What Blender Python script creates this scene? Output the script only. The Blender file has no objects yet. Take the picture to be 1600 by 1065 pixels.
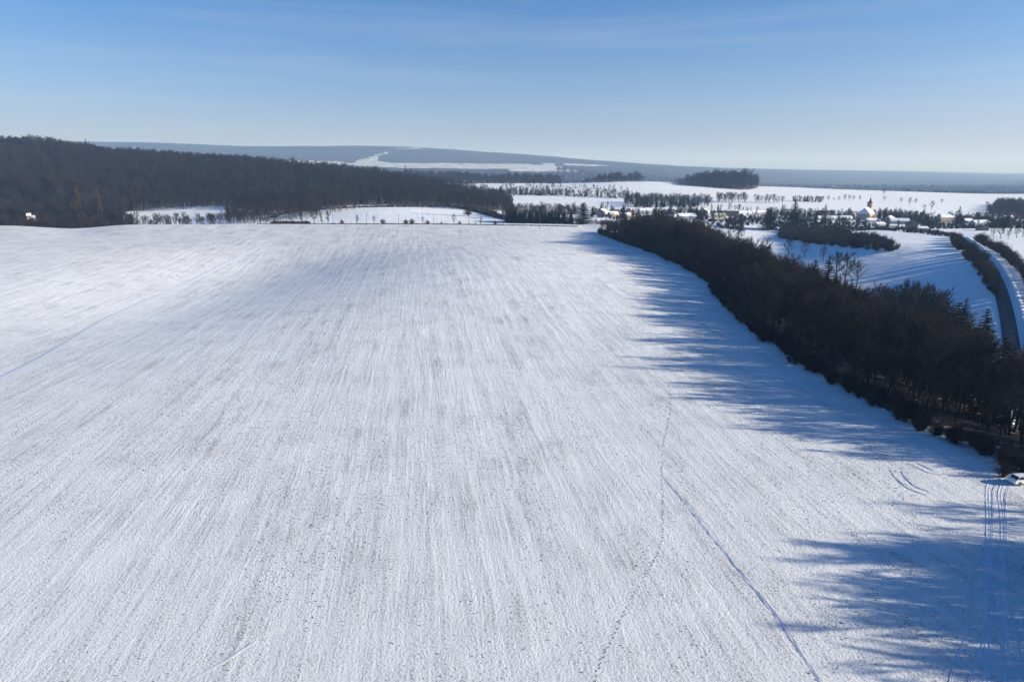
import bpy, math, random
import numpy as np
from mathutils import Vector
from mathutils.bvhtree import BVHTree

R = math.radians
rng = random.Random(7)
nr = np.random.RandomState(11)
scene = bpy.context.scene
COL = scene.collection

# ------------------------------------------------------------------ camera, sky, sun, exposure
CAM_H = 50.0
F = 1067.0
PITCH = math.atan(266.5 / F)
cam_d = bpy.data.cameras.new('camera')
cam = bpy.data.objects.new('camera', cam_d)
COL.objects.link(cam)
cam.location = (0, 0, CAM_H)
cam.rotation_euler = (R(90) - PITCH, 0, 0)
cam_d.sensor_width = 36.0
cam_d.lens = F / 1600 * 36.0
cam_d.clip_start = 0.5
cam_d.clip_end = 80000
scene.camera = cam

SUN_EL = 16.5
SUN_AZ = 97.0          # clockwise from +Y
SUN_STRENGTH = 5.0
SKY_STRENGTH = 0.072
HAZE_DENSITY = 0.000105
sun_dir = Vector((math.sin(R(SUN_AZ)) * math.cos(R(SUN_EL)), math.cos(R(SUN_AZ)) * math.cos(R(SUN_EL)), math.sin(R(SUN_EL))))
world = bpy.data.worlds.new('World')
scene.world = world
world.use_nodes = True
wn, wl = world.node_tree.nodes, world.node_tree.links
wn.clear()
w_out = wn.new('ShaderNodeOutputWorld')
w_bg = wn.new('ShaderNodeBackground')
w_bg.inputs['Strength'].default_value = SKY_STRENGTH
sky = wn.new('ShaderNodeTexSky')
sky.sky_type = 'NISHITA'
sky.sun_disc = False
sky.sun_elevation = R(SUN_EL)
sky.sun_rotation = R(SUN_AZ)
sky.altitude = 300
sky.air_density = 1.0
sky.dust_density = 1.0
sky.ozone_density = 5.0
# thin high cirrus veil
tc = wn.new('ShaderNodeTexCoord')
wmap = wn.new('ShaderNodeMapping')
wmap.inputs['Scale'].default_value = (1.2, 1.2, 16.0)
wmap.inputs['Location'].default_value = (3.1, 1.7, 0.4)
wl.new(tc.outputs['Generated'], wmap.inputs['Vector'])
wnoise = wn.new('ShaderNodeTexNoise')
wnoise.inputs['Scale'].default_value = 1.6
wnoise.inputs['Detail'].default_value = 7
wnoise.inputs['Roughness'].default_value = 0.55
wnoise.inputs['Distortion'].default_value = 0.4
wl.new(wmap.outputs['Vector'], wnoise.inputs['Vector'])
wr = wn.new('ShaderNodeMapRange')
wr.inputs['From Min'].default_value = 0.52
wr.inputs['From Max'].default_value = 0.85
wr.inputs['To Min'].default_value = 0.0
wr.inputs['To Max'].default_value = 0.22
wl.new(wnoise.outputs['Fac'], wr.inputs['Value'])
wmix = wn.new('ShaderNodeMix')
wmix.data_type = 'RGBA'
wl.new(wr.outputs['Result'], wmix.inputs[0])
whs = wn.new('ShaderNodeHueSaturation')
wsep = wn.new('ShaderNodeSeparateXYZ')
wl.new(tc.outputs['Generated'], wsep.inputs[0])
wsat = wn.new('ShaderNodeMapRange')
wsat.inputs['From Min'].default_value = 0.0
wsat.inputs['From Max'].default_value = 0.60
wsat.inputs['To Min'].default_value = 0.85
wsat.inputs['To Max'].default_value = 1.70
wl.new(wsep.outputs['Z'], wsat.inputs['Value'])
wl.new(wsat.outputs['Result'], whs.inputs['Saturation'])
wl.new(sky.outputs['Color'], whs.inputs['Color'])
# pale winter haze low over the horizon
wlow = wn.new('ShaderNodeMapRange')
wlow.interpolation_type = 'SMOOTHSTEP'
wlow.inputs['From Min'].default_value = -0.02
wlow.inputs['From Max'].default_value = 0.20
wlow.inputs['To Min'].default_value = 0.75
wlow.inputs['To Max'].default_value = 0.0
wl.new(wsep.outputs['Z'], wlow.inputs['Value'])
wtint = wn.new('ShaderNodeMix')
wtint.data_type = 'RGBA'
wtint.blend_type = 'MULTIPLY'
wl.new(wlow.outputs['Result'], wtint.inputs[0])
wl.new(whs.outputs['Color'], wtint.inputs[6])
wtint.inputs[7].default_value = (1.14, 0.945, 1.04, 1)
wblue = wn.new('ShaderNodeMix')
wblue.data_type = 'RGBA'
wblue.blend_type = 'MULTIPLY'
wblue.inputs[0].default_value = 1.0
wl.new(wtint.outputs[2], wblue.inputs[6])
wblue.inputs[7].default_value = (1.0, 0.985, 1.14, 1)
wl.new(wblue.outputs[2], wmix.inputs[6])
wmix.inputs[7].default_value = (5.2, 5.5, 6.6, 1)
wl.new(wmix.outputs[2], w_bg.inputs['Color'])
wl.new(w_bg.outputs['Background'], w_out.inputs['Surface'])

sun_d = bpy.data.lights.new('sun', 'SUN')
sun_d.energy = SUN_STRENGTH
sun_d.angle = R(0.5)
sun_d.color = (1.0, 0.955, 0.85)
sun_o = bpy.data.objects.new('sun', sun_d)
COL.objects.link(sun_o)
sun_o.rotation_euler = (-sun_dir).to_track_quat('-Z', 'Y').to_euler()

vs = scene.view_settings
vs.view_transform = 'Standard'
vs.look = 'None'
vs.gamma = 1
vs.use_curve_mapping = False
vs.exposure = 0.86
scene.cycles.max_bounces = 5
scene.cycles.diffuse_bounces = 2
scene.cycles.volume_bounces = 0
scene.cycles.transparent_max_bounces = 8

# ------------------------------------------------------------------ geometry of the view (used to lay the land out)
SP, CP = math.sin(PITCH), math.cos(PITCH)
def tanel(py):
    b = (532.5 - py) / F
    return (-SP + b * CP) / (CP + b * SP)
def uof(px, py=290.0):
    b = (532.5 - py) / F
    return ((px - 800.0) / F) / (CP + b * SP)
def project(X, Y, Z):
    dz = Z - CAM_H
    dep = np.maximum(Y * CP - dz * SP, 1e-3)
    up = Y * SP + dz * CP
    return 800 + F * X / dep, 532.5 - F * up / dep

def vnoise(x, y, seed=0):
    xi = np.floor(x); yi = np.floor(y)
    fx = x - xi; fy = y - yi
    fx = fx * fx * (3 - 2 * fx); fy = fy * fy * (3 - 2 * fy)
    def h(a, b):
        v = np.sin(a * 127.1 + b * 311.7 + seed * 74.7) * 43758.5453
        return v - np.floor(v)
    return ((h(xi, yi) * (1 - fx) + h(xi + 1, yi) * fx) * (1 - fy) + (h(xi, yi + 1) * (1 - fx) + h(xi + 1, yi + 1) * fx) * fy) * 2 - 1
def fbm(x, y, seed=0, n=4):
    s = 0; a = 1.0; t = 0
    for i in range(n):
        s = s + a * vnoise(x * 2 ** i, y * 2 ** i, seed + i); t += a; a *= 0.5
    return s / t
def sstep(a, b, x):
    t = np.clip((x - a) / (b - a), 0, 1)
    return t * t * (3 - 2 * t)

# ------------------------------------------------------------------ the lie of the land
# columns: directions; rows: forward distance. A value above 210 is a sight line, below it is a height in metres.
PXC = [-500, 0, 100, 200, 400, 600, 800, 1000, 1200, 1400, 1600, 2100]
TAB = [
    (0,     [0] * 12),
    (430,   [-2, -1, -2, -3, -3, -1, 0, -1, -20, -7, 0, 0]),
    (540,   [1, 0, -2, -1, -1, 0, 1, -1, -15, -2, 0, 0]),
    (620,   [350, 352.5, 357, 351.5, 351, 352, 355, -3, -13, -3, -2, -2]),
    (660,   [-4, -5, -6, -5, 350.5, 350, 351.5, -4, -13, -5, -4, -5]),
    (700,   [-10, -10, -10, -10, 350, 346, 348, -4, -13, -9, -7, -9]),
    (780,   [-10, -10, -10, 351, 345, 336, 341, 341, 353, 357, 357.5, -17]),
    (860,   [-6, -7, -7, 343, 335, 327, 335, 335, 343, 349, 350, -20]),
    (1000,  [24, 22, 20, 324, 317, 321, 325, 327, 331, 337, 342, -18]),
    (1200,  [68, 64, 58, 48, 36, 20, 313, 315.5, 319, 325, 331, -10]),
    (1350,  [92, 90, 84, 72, 53, 28, 306, 306.5, 311, 318, 324, 0]),
    (1600,  [90, 86, 80, 66, 40, 15, 298, 297, 303, 310, 316, 5]),
    (1900,  [75, 70, 60, 50, 25, 5, 290, 283.5, 291.5, 299, 303.5, 10]),
    (2300,  [50, 40, 35, 30, 10, 279, 283, -12, -22, -30, -45, -40]),
    (3000,  [30, 20, 20, 10, -5, -15, -20, -35, -55, -65, -65, -60]),
    (4500,  [40, 40, 40, 40, 259, 262.5, 264.5, -15, -65, -70, -70, -70]),
    (6000,  [243, 243, 243, 243, 250, 254, 257.5, 264, -45, -70, -70, -70]),
    (8000,  [223, 222, 220.5, 220.5, 228, 229, 238.5, 254, 267, -60, -65, -70]),
    (11000, [235, 235, 235, 235, 240, 242, 250, 259, 264, 269, 274, 275]),
    (18000, [250, 250, 250, 250, 252, 254, 257, 262, 264.5, 267, 271, 272]),
    (40000, [255, 255, 255, 255, 256, 258, 260, 263, 265, 267, 269, 270]),
]
def pchip(x, y, xq):
    h = np.diff(x); d = np.diff(y, axis=0) / h.reshape(-1, *([1] * (y.ndim - 1)))
    m = np.zeros_like(y)
    a, b = d[:-1], d[1:]
    with np.errstate(divide='ignore', invalid='ignore'):
        hm = np.where(a * b > 0, 2 * a * b / (a + b), 0)
    m[1:-1] = np.nan_to_num(hm)
    m[0] = d[0]; m[-1] = d[-1]
    i = np.clip(np.searchsorted(x, xq) - 1, 0, len(x) - 2)
    sh = (-1,) + (1,) * (y.ndim - 1)
    hh = h[i].reshape(sh); t = ((xq - x[i]) / h[i]).reshape(sh)
    return ((1 + 2 * t) * (1 - t) ** 2 * y[i] + t * (1 - t) ** 2 * hh * m[i] + t * t * (3 - 2 * t) * y[i + 1] + t * t * (t - 1) * hh * m[i + 1])
Yk = np.array([r[0] for r in TAB], float)
Zk = np.array([[(v if v < 210 else CAM_H + Y * tanel(v)) for v in row] for Y, row in TAB], float)
PHI = np.array([math.atan(uof(p)) for p in PXC])
YF = np.concatenate([[0.0], np.geomspace(50, 40000, 900)])
PHF = np.linspace(PHI[0], PHI[-1], 900)
ZT = pchip(PHI, pchip(Yk, Zk, YF).T, PHF).T      # [Y, phi]
LY0, LY1 = math.log(50), math.log(40000)
def Htab(phi, Y):
    a = np.clip((phi - PHF[0]) / (PHF[-1] - PHF[0]) * 899, 0, 898.999)
    b = np.clip((np.log(np.clip(Y, 50, 39999)) - LY0) / (LY1 - LY0) * 899, 0, 898.999) + 1
    ai = a.astype(int); bi = np.minimum(b.astype(int), 899); fa = a - ai; fb = b - bi
    return (ZT[bi, ai] * (1 - fa) * (1 - fb) + ZT[bi, ai + 1] * fa * (1 - fb) + ZT[bi + 1, ai] * (1 - fa) * fb + ZT[bi + 1, ai + 1] * fa * fb)
def wood_edge(Y):      # where the ploughed field stops on its east side
    return np.interp(Y, [0, 60, 88, 110, 140, 171, 230, 305, 400, 500, 560], [84, 80, 80, 85, 78.5, 75.5, 76.5, 88, 87, 77, 70])
def H(X, Y):
    X = np.asarray(X, float); Y = np.asarray(Y, float)
    r = np.hypot(X, Y); phi = np.arctan2(X, Y)
    pc = np.clip(phi, -R(60), R(60))
    Ye = r * np.cos(pc)
    zt = Htab(phi, Ye)
    val = -20 * sstep(4, 85, X - wood_edge(Y)) + 20 * sstep(172, 292, X)
    sw = -8.5 * np.exp(-((X + 150) / 62.0) ** 2) * sstep(90, 330, Y) * (1 - sstep(400, 520, Y))
    hump = 6.5 * np.exp(-((X + 5) / 75.0) ** 2 - ((Y - 345) / 110.0) ** 2)
    left = 3.0 * sstep(-150, -420, X) * sstep(100, 500, Y)
    zn = val + sw + hump + left
    k = sstep(430, 590, Ye)
    z = zn * (1 - k) + zt * k
    amp = 0.25 + 1.0 * sstep(700, 1500, r) + 7.0 * sstep(4500, 9000, r)
    z = z + amp * fbm(X / (90.0 + r * 0.05), Y / (90.0 + r * 0.05), 3) if False else z + 0.3 * fbm(X / 70, Y / 70, 3) * sstep(40, 200, r) + 1.4 * fbm(X / 260, Y / 260, 9) * sstep(900, 1500, r) + 26 * fbm(X / 1700, Y / 2600, 5) * sstep(5000, 7600, r) * (1 - sstep(9500, 12000, r))
    return z
_YM = np.geomspace(55, 15000, 4000)
def hit(px, py, y0=55):
    X = uof(px, py) * _YM
    d = (CAM_H + _YM * tanel(py)) - H(X, _YM)
    i = np.where((d < 0) & (_YM > y0))[0]
    if len(i) == 0:
        i = [int(np.argmin(np.where(_YM > y0, d, 1e9)))]
    Y = float(_YM[i[0]]); x = uof(px, py) * Y
    return x, Y, float(H(x, Y))
def at(px, Y, py=300):
    X = uof(px, py) * Y
    return X, Y, float(H(X, Y))
def inpoly(x, y, poly):
    x = np.asarray(x); y = np.asarray(y)
    c = np.zeros(x.shape, bool)
    n = len(poly); j = n - 1
    for i in range(n):
        xi, yi = poly[i]; xj, yj = poly[j]
        if yi != yj:
            c ^= ((yi > y) != (yj > y)) & (x < (xj - xi) * (y - yi) / (yj - yi) + xi)
        j = i
    return c
def pxpoly(pts):
    return [(uof(p) * Y, Y) for p, Y in pts]

# ------------------------------------------------------------------ helpers
def new_mat(name):
    m = bpy.data.materials.new(name); m.use_nodes = True
    nt = m.node_tree; nt.nodes.clear()
    out = nt.nodes.new('ShaderNodeOutputMaterial')
    b = nt.nodes.new('ShaderNodeBsdfPrincipled')
    nt.links.new(b.outputs[0], out.inputs['Surface'])
    return m, nt, b
def simple_mat(name, col, rough=0.8, var=0.25, scale=3.0, spec=0.2, metal=0.0, objrand=0.0, bump=0.0, col2=None):
    m, nt, b = new_mat(name)
    N, L = nt.nodes, nt.links
    b.inputs['Roughness'].default_value = rough
    b.inputs['Specular IOR Level'].default_value = spec
    b.inputs['Metallic'].default_value = metal
    geo = N.new('ShaderNodeNewGeometry')
    no = N.new('ShaderNodeTexNoise'); no.inputs['Scale'].default_value = scale; no.inputs['Detail'].default_value = 4
    L.new(geo.outputs['Position'], no.inputs['Vector'])
    mix = N.new('ShaderNodeMix'); mix.data_type = 'RGBA'
    c2 = col2 or tuple(c * (1 + var) for c in col)
    c1 = tuple(c * (1 - var) for c in col) if col2 is None else col
    mix.inputs[6].default_value = (*c1, 1); mix.inputs[7].default_value = (*c2, 1)
    mr = N.new('ShaderNodeMapRange'); mr.inputs['From Min'].default_value = 0.3; mr.inputs['From Max'].default_value = 0.7
    L.new(no.outputs['Fac'], mr.inputs['Value'])
    if objrand:
        oi = N.new('ShaderNodeObjectInfo')
        ad = N.new('ShaderNodeMath'); ad.operation = 'MULTIPLY_ADD'
        L.new(oi.outputs['Random'], ad.inputs[0]); ad.inputs[1].default_value = objrand
        L.new(mr.outputs['Result'], ad.inputs[2])
        sb = N.new('ShaderNodeMath'); sb.operation = 'SUBTRACT'; sb.use_clamp = True
        L.new(ad.outputs[0], sb.inputs[0]); sb.inputs[1].default_value = objrand / 2
        L.new(sb.outputs[0], mix.inputs[0])
    else:
        L.new(mr.outputs['Result'], mix.inputs[0])
    L.new(mix.outputs[2], b.inputs['Base Color'])
    if bump:
        bp = N.new('ShaderNodeBump'); bp.inputs['Distance'].default_value = bump
        L.new(no.outputs['Fac'], bp.inputs['Height']); L.new(bp.outputs[0], b.inputs['Normal'])
    return m
class MB:
    def __init__(s): s.v = []; s.f = []; s.m = []
    def face(s, pts, mi=0):
        n = len(s.v); s.v += [tuple(p) for p in pts]; s.f.append(tuple(range(n, n + len(pts)))); s.m.append(mi)
    def tube(s, p0, p1, r0, r1, n=3, mi=0, cap=False):
        p0 = Vector(p0); p1 = Vector(p1); d = p1 - p0
        if d.length < 1e-6: return
        d.normalize(); a = d.orthogonal().normalized(); b = d.cross(a)
        k = len(s.v)
        for p, r in ((p0, r0), (p1, r1)):
            for i in range(n):
                t = 2 * math.pi * i / n
                s.v.append(tuple(p + a * (r * math.cos(t)) + b * (r * math.sin(t))))
        for i in range(n):
            j = (i + 1) % n
            s.f.append((k + i, k + j, k + n + j, k + n + i)); s.m.append(mi)
        if cap:
            s.f.append(tuple(k + n + i for i in range(n))); s.m.append(mi)
    def box(s, c, d, rz=0, mi=0):
        cx, cy, cz = c; dx, dy, dz = (q / 2 for q in d)
        ca, sa = math.cos(rz), math.sin(rz)
        k = len(s.v)
        for z in (-dz, dz):
            for x, y in ((-dx, -dy), (dx, -dy), (dx, dy), (-dx, dy)):
                s.v.append((cx + x * ca - y * sa, cy + x * sa + y * ca, cz + z))
        for q in ((0, 3, 2, 1), (4, 5, 6, 7), (0, 1, 5, 4), (1, 2, 6, 5), (2, 3, 7, 6), (3, 0, 4, 7)):
            s.f.append(tuple(k + i for i in q)); s.m.append(mi)
    def add(s, o):
        k = len(s.v); s.v += o.v; s.f += [tuple(k + i for i in q) for q in o.f]; s.m += o.m
    def mesh(s, name, mats, smooth=False):
        me = bpy.data.meshes.new(name)
        me.from_pydata(s.v, [], s.f)
        for m in (mats if isinstance(mats, (list, tuple)) else [mats]): me.materials.append(m)
        if any(s.m): me.polygons.foreach_set('material_index', s.m)
        if smooth: me.polygons.foreach_set('use_smooth', [True] * len(s.f))
        me.update()
        return me
def link(name, me, parent=None):
    o = bpy.data.objects.new(name, me); COL.objects.link(o)
    if parent: o.parent = parent
    return o
def tag(o, label=None, cat=None, group=None, kind=None):
    if label: o['label'] = label
    if cat: o['category'] = cat
    if group: o['group'] = group
    if kind: o['kind'] = kind
    return o
def thing(name, loc, rz=0, sc=(1, 1, 1)):
    o = bpy.data.objects.new(name, None); COL.objects.link(o)
    o.location = loc; o.rotation_euler = (0, 0, rz); o.scale = sc if isinstance(sc, (tuple, list)) else (sc, sc, sc)
    o.empty_display_size = 0.5
    return o

# ------------------------------------------------------------------ materials
def snow_ground_mat():
    m, nt, b = new_mat('snowy_ground')
    N, L = nt.nodes, nt.links
    b.inputs['Roughness'].default_value = 0.75
    b.inputs['Specular IOR Level'].default_value = 0.25
    geo = N.new('ShaderNodeNewGeometry')
    def attr(n):
        a = N.new('ShaderNodeAttribute'); a.attribute_name = n; return a.outputs['Fac']
    wood, plough, canopy, thin = attr('wood'), attr('plough'), attr('canopy'), attr('thin')
    def mapped(sc, rot=0):
        mp = N.new('ShaderNodeMapping'); mp.vector_type = 'POINT'
        mp.inputs['Rotation'].default_value = (0, 0, rot)
        L.new(geo.outputs['Position'], mp.inputs['Vector'])
        m2 = N.new('ShaderNodeVectorMath'); m2.operation = 'MULTIPLY'
        L.new(mp.outputs[0], m2.inputs[0]); m2.inputs[1].default_value = sc
        return m2.outputs[0]
    def noise(vec, scale, det=4, rough=0.55, dist=0):
        n = N.new('ShaderNodeTexNoise'); n.inputs['Scale'].default_value = scale
        n.inputs['Detail'].default_value = det; n.inputs['Roughness'].default_value = rough; n.inputs['Distortion'].default_value = dist
        L.new(vec, n.inputs['Vector']); return n.outputs['Fac']
    def math_(op, a, bb=None, c=None, clamp=False):
        n = N.new('ShaderNodeMath'); n.operation = op; n.use_clamp = clamp
        for i, v in enumerate((a, bb, c)):
            if v is None: continue
            if isinstance(v, (int, float)): n.inputs[i].default_value = v
            else: L.new(v, n.inputs[i])
        return n.outputs[0]
    def rng_(v, a, bb, c=0, d=1):
        n = N.new('ShaderNodeMapRange'); n.inputs['From Min'].default_value = a; n.inputs['From Max'].default_value = bb
        n.inputs['To Min'].default_value = c; n.inputs['To Max'].default_value = d
        L.new(v, n.inputs['Value']); return n.outputs['Result']
    def mix(fac, a, bb):
        n = N.new('ShaderNodeMix'); n.data_type = 'RGBA'
        if isinstance(fac, (int, float)): n.inputs[0].default_value = fac
        else: L.new(fac, n.inputs[0])
        for i, v in ((6, a), (7, bb)):
            if isinstance(v, tuple): n.inputs[i].default_value = (*v, 1)
            else: L.new(v, n.inputs[i])
        return n.outputs[2]
    ROW = -R(7.8)
    row_w = mapped((0.33, 0.018, 0.0), ROW)     # broad bands along the drilling direction
    row_m = mapped((1.6, 0.09, 0.0), ROW)
    row_f = mapped((5.0, 0.9, 0.0), ROW)
    flat = mapped((1, 1, 0))
    n_big = noise(flat, 0.012, 3)
    n_pat = noise(flat, 0.07, 4, 0.6)
    n_roww = noise(row_w, 1.0, 3)
    n_rowm = noise(row_m, 1.0, 4, 0.6, 0.3)
    n_rowf = noise(row_f, 1.0, 3, 0.6)
    n_grain = noise(flat, 3.2, 5, 0.7)
    n_clod = noise(flat, 1.25, 3, 0.6)
    n_fine = noise(flat, 9.0, 2, 0.6)
    # bare soil and stubble showing through the thin snow
    s = math_('MULTIPLY_ADD', n_roww, 0.35, math_('MULTIPLY', n_rowm, 0.36))
    s = math_('MULTIPLY_ADD', n_pat, 0.35, s)
    s = math_('MULTIPLY_ADD', n_grain, 1.12, s)
    s = math_('MULTIPLY_ADD', n_fine, 0.35, s)
    s = math_('MULTIPLY_ADD', thin, 0.04, s)
    soil = rng_(s, 1.33, 1.53)
    soil = math_('MULTIPLY', soil, plough)
    snow = mix(rng_(n_big, 0.3, 0.7), (0.79, 0.80, 0.81), (0.85, 0.855, 0.855))
    dust = math_('MULTIPLY', rng_(math_('ADD', math_('MULTIPLY_ADD', n_pat, .45, math_('MULTIPLY', n_rowm, .55)), math_('MULTIPLY', thin, 0.25)), 0.35, 0.85), plough)
    snow = mix(math_('MULTIPLY', dust, 0.33), snow, (0.60, 0.55, 0.49))
    earth = mix(n_clod, (0.20, 0.155, 0.115), (0.10, 0.08, 0.065))
    field = mix(math_('MULTIPLY', soil, 0.85), snow, earth)
    # floor of the woods: leaf litter with snow left between the stems
    litter = mix(n_grain, (0.075, 0.052, 0.038), (0.14, 0.10, 0.075))
    lit_snow = rng_(noise(flat, 0.35, 5, 0.65), 0.58, 0.66)
    floor = mix(math_('MULTIPLY', lit_snow, 0.9), litter, (0.75, 0.76, 0.78))
    wn_ = math_('ADD', wood, math_('MULTIPLY', math_('SUBTRACT', noise(flat, 0.30, 5, 0.7), 0.5), 1.1))
    c = mix(rng_(wn_, 0.44, 0.56), field, floor)
    # crowns of the woods kilometres away
    can_tex = noise(flat, 0.03, 6, 0.7)
    can_col = mix(rng_(can_tex, 0.35, 0.65), (0.030, 0.034, 0.034), (0.085, 0.068, 0.058))
    cn = math_('ADD', canopy, math_('MULTIPLY', math_('SUBTRACT', noise(flat, 0.009, 7, 0.72), 0.5), 1.1))
    c = mix(rng_(cn, 0.30, 0.70), c, can_col)
    L.new(c, b.inputs['Base Color'])
    # relief
    hgt = math_('MULTIPLY', n_grain, 0.42)
    hgt = math_('MULTIPLY_ADD', n_clod, 0.20, hgt)
    hgt = math_('MULTIPLY_ADD', n_fine, 0.05, math_('MULTIPLY_ADD', n_rowf, 0.025, hgt))
    hgt = math_('MULTIPLY_ADD', n_rowm, 0.15, hgt)
    hgt = math_('MULTIPLY', hgt, rng_(plough, 0, 1, 0.25, 1))
    hgt = math_('MULTIPLY_ADD', n_roww, 0.46, math_('MULTIPLY_ADD', n_pat, 1.0, hgt))
    hgt = math_('MULTIPLY_ADD', math_('MULTIPLY', can_tex, canopy), 25.0, hgt)
    bp = N.new('ShaderNodeBump'); bp.inputs['Strength'].default_value = 0.8; bp.inputs['Distance'].default_value = 1.0
    L.new(hgt, bp.inputs['Height']); L.new(bp.outputs[0], b.inputs['Normal'])
    return m
M = {}
M['ground'] = snow_ground_mat()
M['snow'] = simple_mat('snow_cover', (0.80, 0.81, 0.84), 0.7, 0.05, 1.2, bump=0.05)
M['tracksnow'] = simple_mat('pressed_snow', (0.66, 0.67, 0.71), 0.6, 0.12, 2.0, bump=0.05)
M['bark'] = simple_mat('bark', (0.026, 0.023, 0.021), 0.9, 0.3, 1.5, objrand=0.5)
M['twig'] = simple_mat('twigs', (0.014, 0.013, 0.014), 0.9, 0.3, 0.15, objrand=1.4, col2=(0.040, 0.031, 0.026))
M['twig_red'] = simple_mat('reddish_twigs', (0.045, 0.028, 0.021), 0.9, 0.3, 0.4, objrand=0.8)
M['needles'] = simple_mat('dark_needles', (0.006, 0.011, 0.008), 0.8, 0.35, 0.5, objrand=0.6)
M['palebark'] = simple_mat('pale_bark', (0.13, 0.115, 0.10), 0.9, 0.3, 1.5)
M['larch'] = simple_mat('golden_twigs', (0.095, 0.066, 0.035), 0.9, 0.25, 0.5)
M['grass'] = simple_mat('dry_grass', (0.10, 0.075, 0.045), 0.9, 0.4, 0.3)
M['print'] = simple_mat('trodden_snow_and_soil', (0.26, 0.235, 0.215), 0.9, 0.3, 3)
M['asphalt'] = simple_mat('asphalt', (0.050, 0.050, 0.053), 0.75, 0.2, 0.8, spec=0.3)
M['soil'] = simple_mat('frozen_soil', (0.10, 0.078, 0.06), 0.9, 0.3, 3)
M['glass'] = simple_mat('window_glass', (0.03, 0.04, 0.05), 0.1, 0.1, 1, spec=0.6)
M['tile'] = simple_mat('dark_roof', (0.07, 0.055, 0.05), 0.8, 0.3, 2)
M['redtile'] = simple_mat('weathered_copper_red', (0.20, 0.075, 0.05), 0.7, 0.3, 1)
M['wood'] = simple_mat('weathered_timber', (0.12, 0.09, 0.065), 0.9, 0.3, 2)
M['metal'] = simple_mat('steel', (0.3, 0.3, 0.3), 0.4, 0.1, 2, metal=0.8)
M['carpaint'] = simple_mat('white_car_paint', (0.78, 0.79, 0.80), 0.25, 0.02, 2, spec=0.5)
M['rubber'] = simple_mat('tyre_rubber', (0.02, 0.02, 0.02), 0.8, 0.2, 5)
M['lamp'] = simple_mat('headlight_glass', (0.6, 0.6, 0.62), 0.1, 0.02, 2, spec=0.6)
for n, c in (('white', (.56, .56, .55)), ('cream', (.52, .46, .35)), ('yellow', (.52, .41, .23)), ('grey', (.42, .41, .40)), ('ochre', (.44, .33, .19)),
             ('brown', (.24, .15, .10)), ('blue', (.35, .42, .52)), ('pink', (.48, .29, .21))):
    M['w_' + n] = simple_mat('render_' + n, c, 0.85, 0.08, 0.7)

# ------------------------------------------------------------------ woods: where they stand
WOOD_R = [(-9, 20), (-6, 40), (-4, 62)]
wood_right = [(72, 15), (72, 60), (77, 70), (82, 84), (108, 80), (112, 108), (100, 116), (86, 122), (80, 140), (77, 171), (78, 230), (89, 305), (88, 400), (78, 500), (70, 560),
              (96, 590), (150, 582), (158, 500), (160, 430), (152, 345), (172, 335), (205, 345), (208, 320), (184, 266), (150, 217), (131, 187), (121, 160), (126, 135), (128, 90), (125, 15)]
wood_left_front = pxpoly([(-500, 655), (-100, 655), (60, 668), (130, 662), (175, 672), (200, 690), (212, 740), (200, 790), (150, 800), (-500, 800)])
wood_left_hill = pxpoly([(-500, 780), (-100, 780), (80, 780), (170, 800), (195, 960), (240, 985), (290, 990), (350, 975), (385, 930), (430, 905), (500, 940), (560, 1000), (600, 1015), (700, 1010), (760, 940), (800, 960), (802, 1060), (790, 1160), (720, 1280), (600, 1500), (400, 1750), (0, 1950), (-500, 1950)])
wood_mid = pxpoly([(590, 2100), (700, 2080), (800, 2060), (872, 2080), (880, 2300), (820, 2400), (600, 2420)])
wood_knoll_a = pxpoly([(908, 1880), (950, 1860), (1003, 1890), (1006, 1960), (955, 1990), (905, 1960)])
wood_knoll_b = pxpoly([(1048, 1830), (1075, 1780), (1120, 1740), (1160, 1720), (1176, 1760), (1187, 1870), (1140, 1960), (1080, 1960)])
wood_far_right = pxpoly([(1405, 2300), (1480, 2250), (1800, 2250), (1800, 2800), (1420, 2700)])
wood_right_mid = pxpoly([(1546, 1120), (1580, 1060), (1800, 1060), (1800, 1500), (1560, 1450)])
ALL_LITTER = [wood_right, wood_left_front, wood_left_hill, wood_mid, wood_knoll_a, wood_knoll_b, wood_far_right, wood_right_mid]
SNOW_PATCH = [  # far clearings, in sight-line degrees of the layout
    [(150, 231), (215, 230), (218, 233.5), (175, 234)], [(283, 231), (306, 231), (304, 233)],
    [(395, 247), (430, 250), (535, 252), (545, 257), (400, 258)], [(556, 250), (582, 246), (604, 236), (610, 236), (600, 244), (592, 252), (620, 254), (870, 257), (885, 262), (860, 265), (600, 262), (540, 258)],
    [(618, 231), (660, 231), (655, 233.5), (620, 233.5)], [(850, 254.5), (875, 254.5), (872, 258), (852, 257)], [(885, 255), (955, 258), (950, 260), (885, 258)], [(800, 264), (905, 265), (905, 268), (800, 269)],
    [(1130, 259), (1200, 259), (1200, 260), (1130, 260.5)],
    [(1298, 291), (1310, 290.5), (1309, 292.5), (1298, 292.5)],
]

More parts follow.
